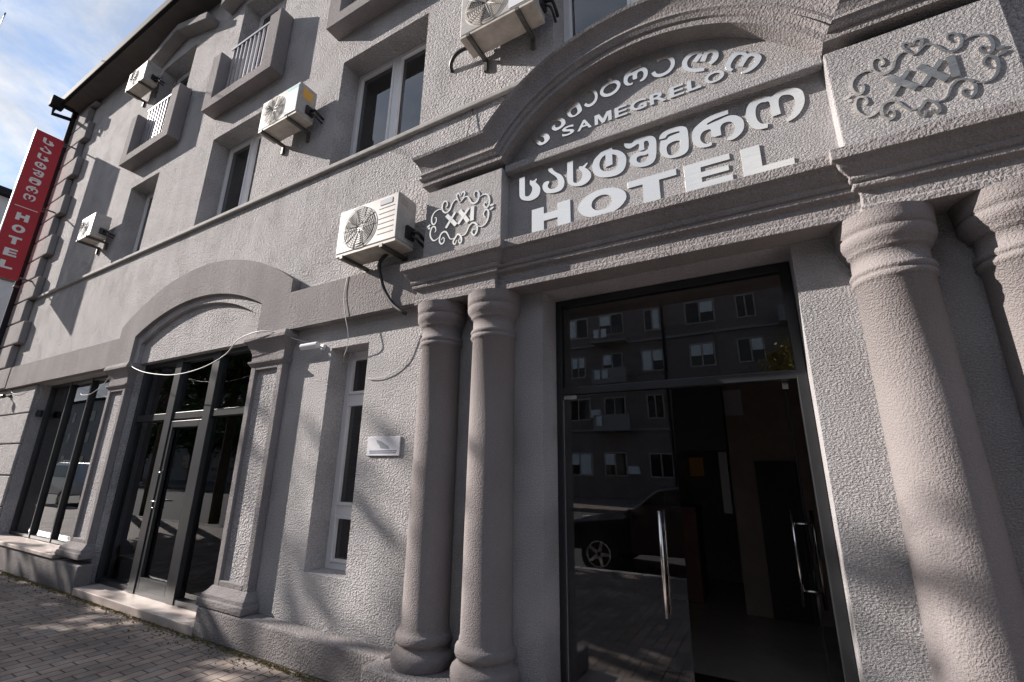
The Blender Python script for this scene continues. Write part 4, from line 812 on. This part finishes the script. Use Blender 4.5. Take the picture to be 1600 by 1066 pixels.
# ================================================================ neighbours and street
NB = thing('pale_building', 'pale grey rendered building beyond the red sign on the side street', 'building', (-22, -0.5, 0))
m = MB(); m.box(-14, 0, 0, 9, 0, 10.35); m.build('wall', 'pale_render', NB)
m = MB(); m.box(-14.2, 0.25, -0.2, 9.2, 10.36, 10.6); m.build('roof', 'roof_metal', NB)
m = MB()
for yy in (1.2, 3.6, 6.0):
    for zz in (1.2, 4.4, 7.5): m.box(0.001, 0.05, yy, yy + 1.2, zz, zz + 1.4)
m.build('window', 'car_glass', NB)
OB = thing('apartment_block', 'brown three storey apartment block across the street', 'building', (-3, -24, 0))
m = MB(); m.box(-24, 22, -10, 0, 0, 13.4); m.build('wall', 'opposite_wall', OB)
m = MB(); m.box(-24.3, 22.3, -10.3, 0.35, 13.41, 13.7); m.build('roof', 'roof_metal', OB)
fr = MB(); pn = MB(); cu_ = MB(); bk = MB(); rw = random.Random(5)
for i in range(-9, 9):
    for zz in (1.3, 4.6, 7.4, 10.0):
        xx = i * 2.6 + (0.25 if i % 3 == 0 else 0) + rw.uniform(-.1, .1); wide = rw.choice((.68, .68, .82, .5)); zz += rw.uniform(-.04, .04)
        if i % 4 == 2 and zz > 4:
            bk.box(xx - 1.1, xx + 1.1, 0.001, 1.0, zz - 0.75, zz - 0.62)
            if rw.random() < .5: bk.box(xx - 1.1, xx + 1.1, 0.95, 1.0, zz - 0.62, zz + 0.2)
            else:
                for q in range(12): bk.box(xx - 1.08 + q * .19, xx - 1.05 + q * .19, 0.95, 0.98, zz - .62, zz + .25)
            for q in range(rw.randrange(4)): cu_.box(xx - .9 + q * .5, xx - .55 + q * .5, 1.02, 1.03, zz - .45, zz + .1)
        fr.box(xx - wide, xx + wide, 0.001, 0.06, zz - 0.05, zz + 1.35)
        for s_ in (-1, 1):
            a, b = (xx - wide + .08, xx - .04) if s_ < 0 else (xx + .04, xx + wide - .08)
            pn.box(a, b, 0.061, 0.07, zz + 0.03, zz + 1.27)
            if rw.random() < .4: cu_.box(a + .02, b - .02, 0.072, 0.075, zz + rw.choice((.05, .6)), zz + 1.24)
        if rw.random() < .2: cu_.box(xx + wide + .1, xx + wide + .7, .001, .3, zz + .1, zz + .55)
fr.build('window', 'ac_base', OB); pn.build('pane', 'car_glass', OB); cu_.build('curtain', 'curtain', OB); bk.build('balcony', 'concrete', OB)
m = MB(); m.tube([(-1.9, .1, 0), (-1.9, .1, 13)], .07); m.tube([(9.2, .1, 0), (9.2, .1, 13)], .07); m.build('downpipe', 'roof_metal', OB)
TB = thing('added_tower', 'unseen beige tower added behind the brown block to grey the right emblem', 'building', (24, -36, 0))  # unseen tower added so the right emblem mirrors grey instead of sky
m = MB(); m.box(-15.5, 14, -14, 0, 0, 40); m.build('wall', 'pale_render', TB)
fr = MB()
for i in range(-5, 5):
    for q in range(12): fr.box(i * 2.9 + .4, i * 2.9 + 1.9, .001, .05, 2 + q * 3.1, 3.5 + q * 3.1)
fr.build('window', 'car_glass', TB)
m = MB()
for zz in (3.9, 6.6, 9.3): m.box(-24.05, 22.05, 0.001, 0.12, zz, zz + 0.15)
m.build('string_course', 'concrete', OB)

def tree(loc, trunk_h, crown_c, crown_r, n, leafm, label, seed, size=0.10, name='tree'):
    rnd = random.Random(seed)
    Tt = thing(name, label, 'tree', loc, 'street trees')
    m = MB(); m.tube(smooth_path([(0, 0, -0.05), (0.03, 0.02, trunk_h * 0.5), (-0.03, 0.05, trunk_h), (0.02, 0, crown_c)], 4), [0.15 - 0.10 * i / 12 for i in range(13)], 10)
    tips = []
    for k in range(9):
        a = 2 * math.pi * k / 9 + rnd.random(); r = crown_r * rnd.uniform(0.5, 0.85); z0 = trunk_h * rnd.uniform(0.85, 1.15)
        tip = (r * math.cos(a), r * math.sin(a), crown_c + rnd.uniform(-0.5, 0.8) * crown_r * 0.7); tips.append(tip)
        m.tube([(0, 0, z0), (tip[0] * .5, tip[1] * .5, (z0 + tip[2]) / 2 + 0.1), tip], [0.05, 0.03, 0.01], 6)
    m.build('trunk', 'bark', Tt)
    c = MB(); cl = []
    for q in range(34):
        while True:
            p = (rnd.uniform(-1, 1), rnd.uniform(-1, 1), rnd.uniform(-1, 1))
            if sum(t * t for t in p) < 1: break
        cl.append((p[0] * crown_r * .85, p[1] * crown_r * .85, crown_c + p[2] * crown_r * .8, crown_r * rnd.uniform(.18, .38)))
    for i in range(n):
        cx_, cy_, cz_, r = cl[rnd.randrange(len(cl))]
        p = Vector((cx_ + rnd.gauss(0, r * .55), cy_ + rnd.gauss(0, r * .55), cz_ + rnd.gauss(0, r * .5)))
        a = Vector((rnd.gauss(0, 1), rnd.gauss(0, 1), rnd.gauss(0, .6))).normalized(); b = a.cross(Vector((rnd.gauss(0, 1), rnd.gauss(0, 1), rnd.gauss(0, 1)))).normalized()
        s = size * rnd.uniform(.6, 1.3)
        c.add([p - a * s, p + b * s * .5, p + a * s, p - b * s * .5], [(0, 1, 2, 3)])
    c.build('crown', leafm, Tt, recalc=False)
tree((-9.4, -4.9, 0.0), 2.5, 4.3, 1.5, 6000, 'green_leaves', 'low round unseen tree added to shade the pavement before the hotel door', 5, 0.15)  # unseen tree added to shade the pavement and cut light bounced up
tree((-13.4, -3.75, -0.0), 2.6, 4.4, 1.2, 1700, 'green_leaves', 'dense street tree on the pavement short of the shop front', 1, 0.15)
tree((-18.8, -4.5, 0.0), 3.0, 5.3, 1.5, 3600, 'green_leaves', 'dense street tree with higher crown on the pavement by the corner', 2, 0.15)
tree((-14.4, -4.85, 0.0), 5.5, 8.9, 0.9, 170, 'green_leaves', 'thin sparse street tree between two dense ones at the kerb', 6, 0.13)
tree((-18.2, -4.75, 0.0), 5.5, 9.3, 1.2, 70, 'green_leaves', 'tallest thin crowned street tree farthest down the kerb', 3, 0.13)
tree((1.6, -20.6, 0), 3.6, 6.1, 1.5, 4200, 'yellow_leaves', 'yellow autumn tree in front of the apartment block', 4, 0.12)
LB = thing('terraced_block', 'long dark terrace across the street beyond the apartment block', 'building', (-62, -24, 0))
m = MB(); m.box(-34, 33, -10, 0, 0, 10.2); m.build('wall', 'concrete', LB)
m = MB(); m.box(-34.3, 33.3, -10.3, 0.35, 10.21, 10.5); m.build('roof', 'roof_metal', LB)
fr = MB()
for i in range(-11, 11):
    for zz in (1.2, 4.4, 7.4): fr.box(i * 3.0 - .6, i * 3.0 + .6, 0.001, 0.05, zz, zz + 1.4)
fr.build('window', 'car_glass', LB)
for q, (tx, lab) in enumerate(((-24, 'first'), (-31, 'second'), (-38, 'third'), (-46, 'fourth'), (-54, 'fifth'))):
    tree((tx, -19.5, 0), 2.5, 5.2, 2.9, 3800, 'green_leaves', 'broad green tree across the street, %s from the apartment block' % lab, 20 + q, 0.24)

def car(loc, L, Hh, W, paint, label, suv=False, name='parked_car'):
    A = thing(name, label, 'car', loc, 'cars parked along the kerb')
    k = Hh
    if suv: pr = [(0, .28), (.01, .52), (.05, .60), (.25, .64), (.36, .95), (.42, 1.0), (.88, .98), (.97, .66), (1, .55), (1, .28)]
    else: pr = [(0, .25), (.01, .45), (.06, .56), (.27, .64), (.40, .96), (.48, 1.0), (.66, .97), (.84, .70), (.97, .66), (1, .5), (1, .25)]
    m = MB(); rings = []
    for s in (-1, -.9, 0, .9, 1):
        ring = []
        for u, z in pr:
            tuck = 0.0 if z < .66 else (z - .66) / .34 * .18
            inset = 0.04 if abs(s) == 1 else 0
            ring.append(((u - .5) * (L - inset * 2), s * W / 2 * (1 - tuck), z * k - (inset * .5 if z > .9 else 0)))
        rings.append(ring)
    m.loft(rings, smooth=False); body = m.build('body', paint, A, bevel=0.05, seg=3)
    for s in (-1, 1):
        m = MB(); y = s * (W / 2 * .91)
        pts = [(.30, .67), (.41, .93), (.82 if suv else .64, .93), (.90 if suv else .80, .68)]
        m.add([((u - .5) * L, s * (W / 2 * (1 - (z - .66) / .34 * .18) + .012), z * k) for u, z in pts], [(0, 1, 2, 3)]); m.build('side_window', 'car_glass', A, recalc=False)
    for u in (.18, .80):
        for s in (-1, 1):
            m = MB(); m.tube([((u - .5) * L, s * (W / 2 - .2), .32), ((u - .5) * L, s * (W / 2 + .012), .32)], 0.33, 24, False); w_ = m.build('wheel', 'tyre', A, bevel=0.02)
            m = MB(); m.tube([((u - .5) * L, s * (W / 2 + .013), .32), ((u - .5) * L, s * (W / 2 + .02), .32)], 0.20, 20, False)
            m.build('hub_disc', 'tyre', w_)
            m = MB()
            for q in range(5):
                a = 2 * math.pi * q / 5; c_, s__ = math.cos(a), math.sin(a); cx_, y_ = (u - .5) * L, s * (W / 2 + .024)
                m.add([(cx_ + c_ * .03 - s__ * .035, y_, .32 + s__ * .03 + c_ * .035), (cx_ + c_ * .03 + s__ * .035, y_, .32 + s__ * .03 - c_ * .035), (cx_ + c_ * .2 + s__ * .02, y_, .32 + s__ * .2 - c_ * .02), (cx_ + c_ * .2 - s__ * .02, y_, .32 + s__ * .2 + c_ * .02)], [(0, 1, 2, 3)])
            m.tube([(cx_ + .205 * math.cos(2 * math.pi * i / 24), y_, .32 + .205 * math.sin(2 * math.pi * i / 24)) for i in range(25)], .014, 6)
            m.build('rim', 'steel', w_, recalc=False)
    m = MB()
    for s in (-1, 1): m.tube([(-L * .19, s * (W / 2 + .02), .70 * k), (-L * .19, s * (W / 2 + .16), .70 * k)], 0.06, 10)
    m.build('mirror', paint, A)
    m = MB()
    for s in (-1, 1): m.box(-L / 2 - 0.004, -L / 2 + .1, s * W * .36 - .16, s * W * .36 + .16, .45 * k, .54 * k)
    m.build('headlight', 'white_plastic', A, bevel=0.02)
    if suv:
        m = MB()
        for s in (-1, 1): m.tube([(-.05 * L, s * W * .34, 1.04 * k), (.35 * L, s * W * .34, 1.03 * k)], 0.02)
        m.build('roof_rail', 'steel', A)
car((-1.4, -5.6, -0.15), 4.5, 1.46, 1.78, 'car_black', 'black saloon parked at the kerb opposite the hotel door')
car((-26.5, -5.5, -0.15), 4.6, 1.75, 1.85, 'car_silver', 'silver sport utility car parked at the kerb beyond the trees', suv=True)

# moss and crumbs along the foot of the wall
m = MB(); rnd = random.Random(11)
for i in range(4200):
    x = rnd.uniform(-13.8, -2.6); y = -0.175 - abs(rnd.gauss(0, 0.022 if i % 4 else 0.11)); s = rnd.uniform(0.004, 0.014)
    a = rnd.uniform(0, 6.28); dx_, dy_ = math.cos(a) * s, math.sin(a) * s; t = s * rnd.uniform(.6, 1.8)
    m.add([(x - dx_, y - dy_, 0.002), (x + dx_, y + dy_, 0.002), (x + dy_ * .4, y - dx_ * .4 - .003, 0.002 + t)], [(0, 1, 2)])
o = m.build('moss', 'moss', recalc=False); struct(o, 'stuff'); o['label'] = 'yellowish moss and litter along the foot of the plinth'; o['category'] = 'moss'
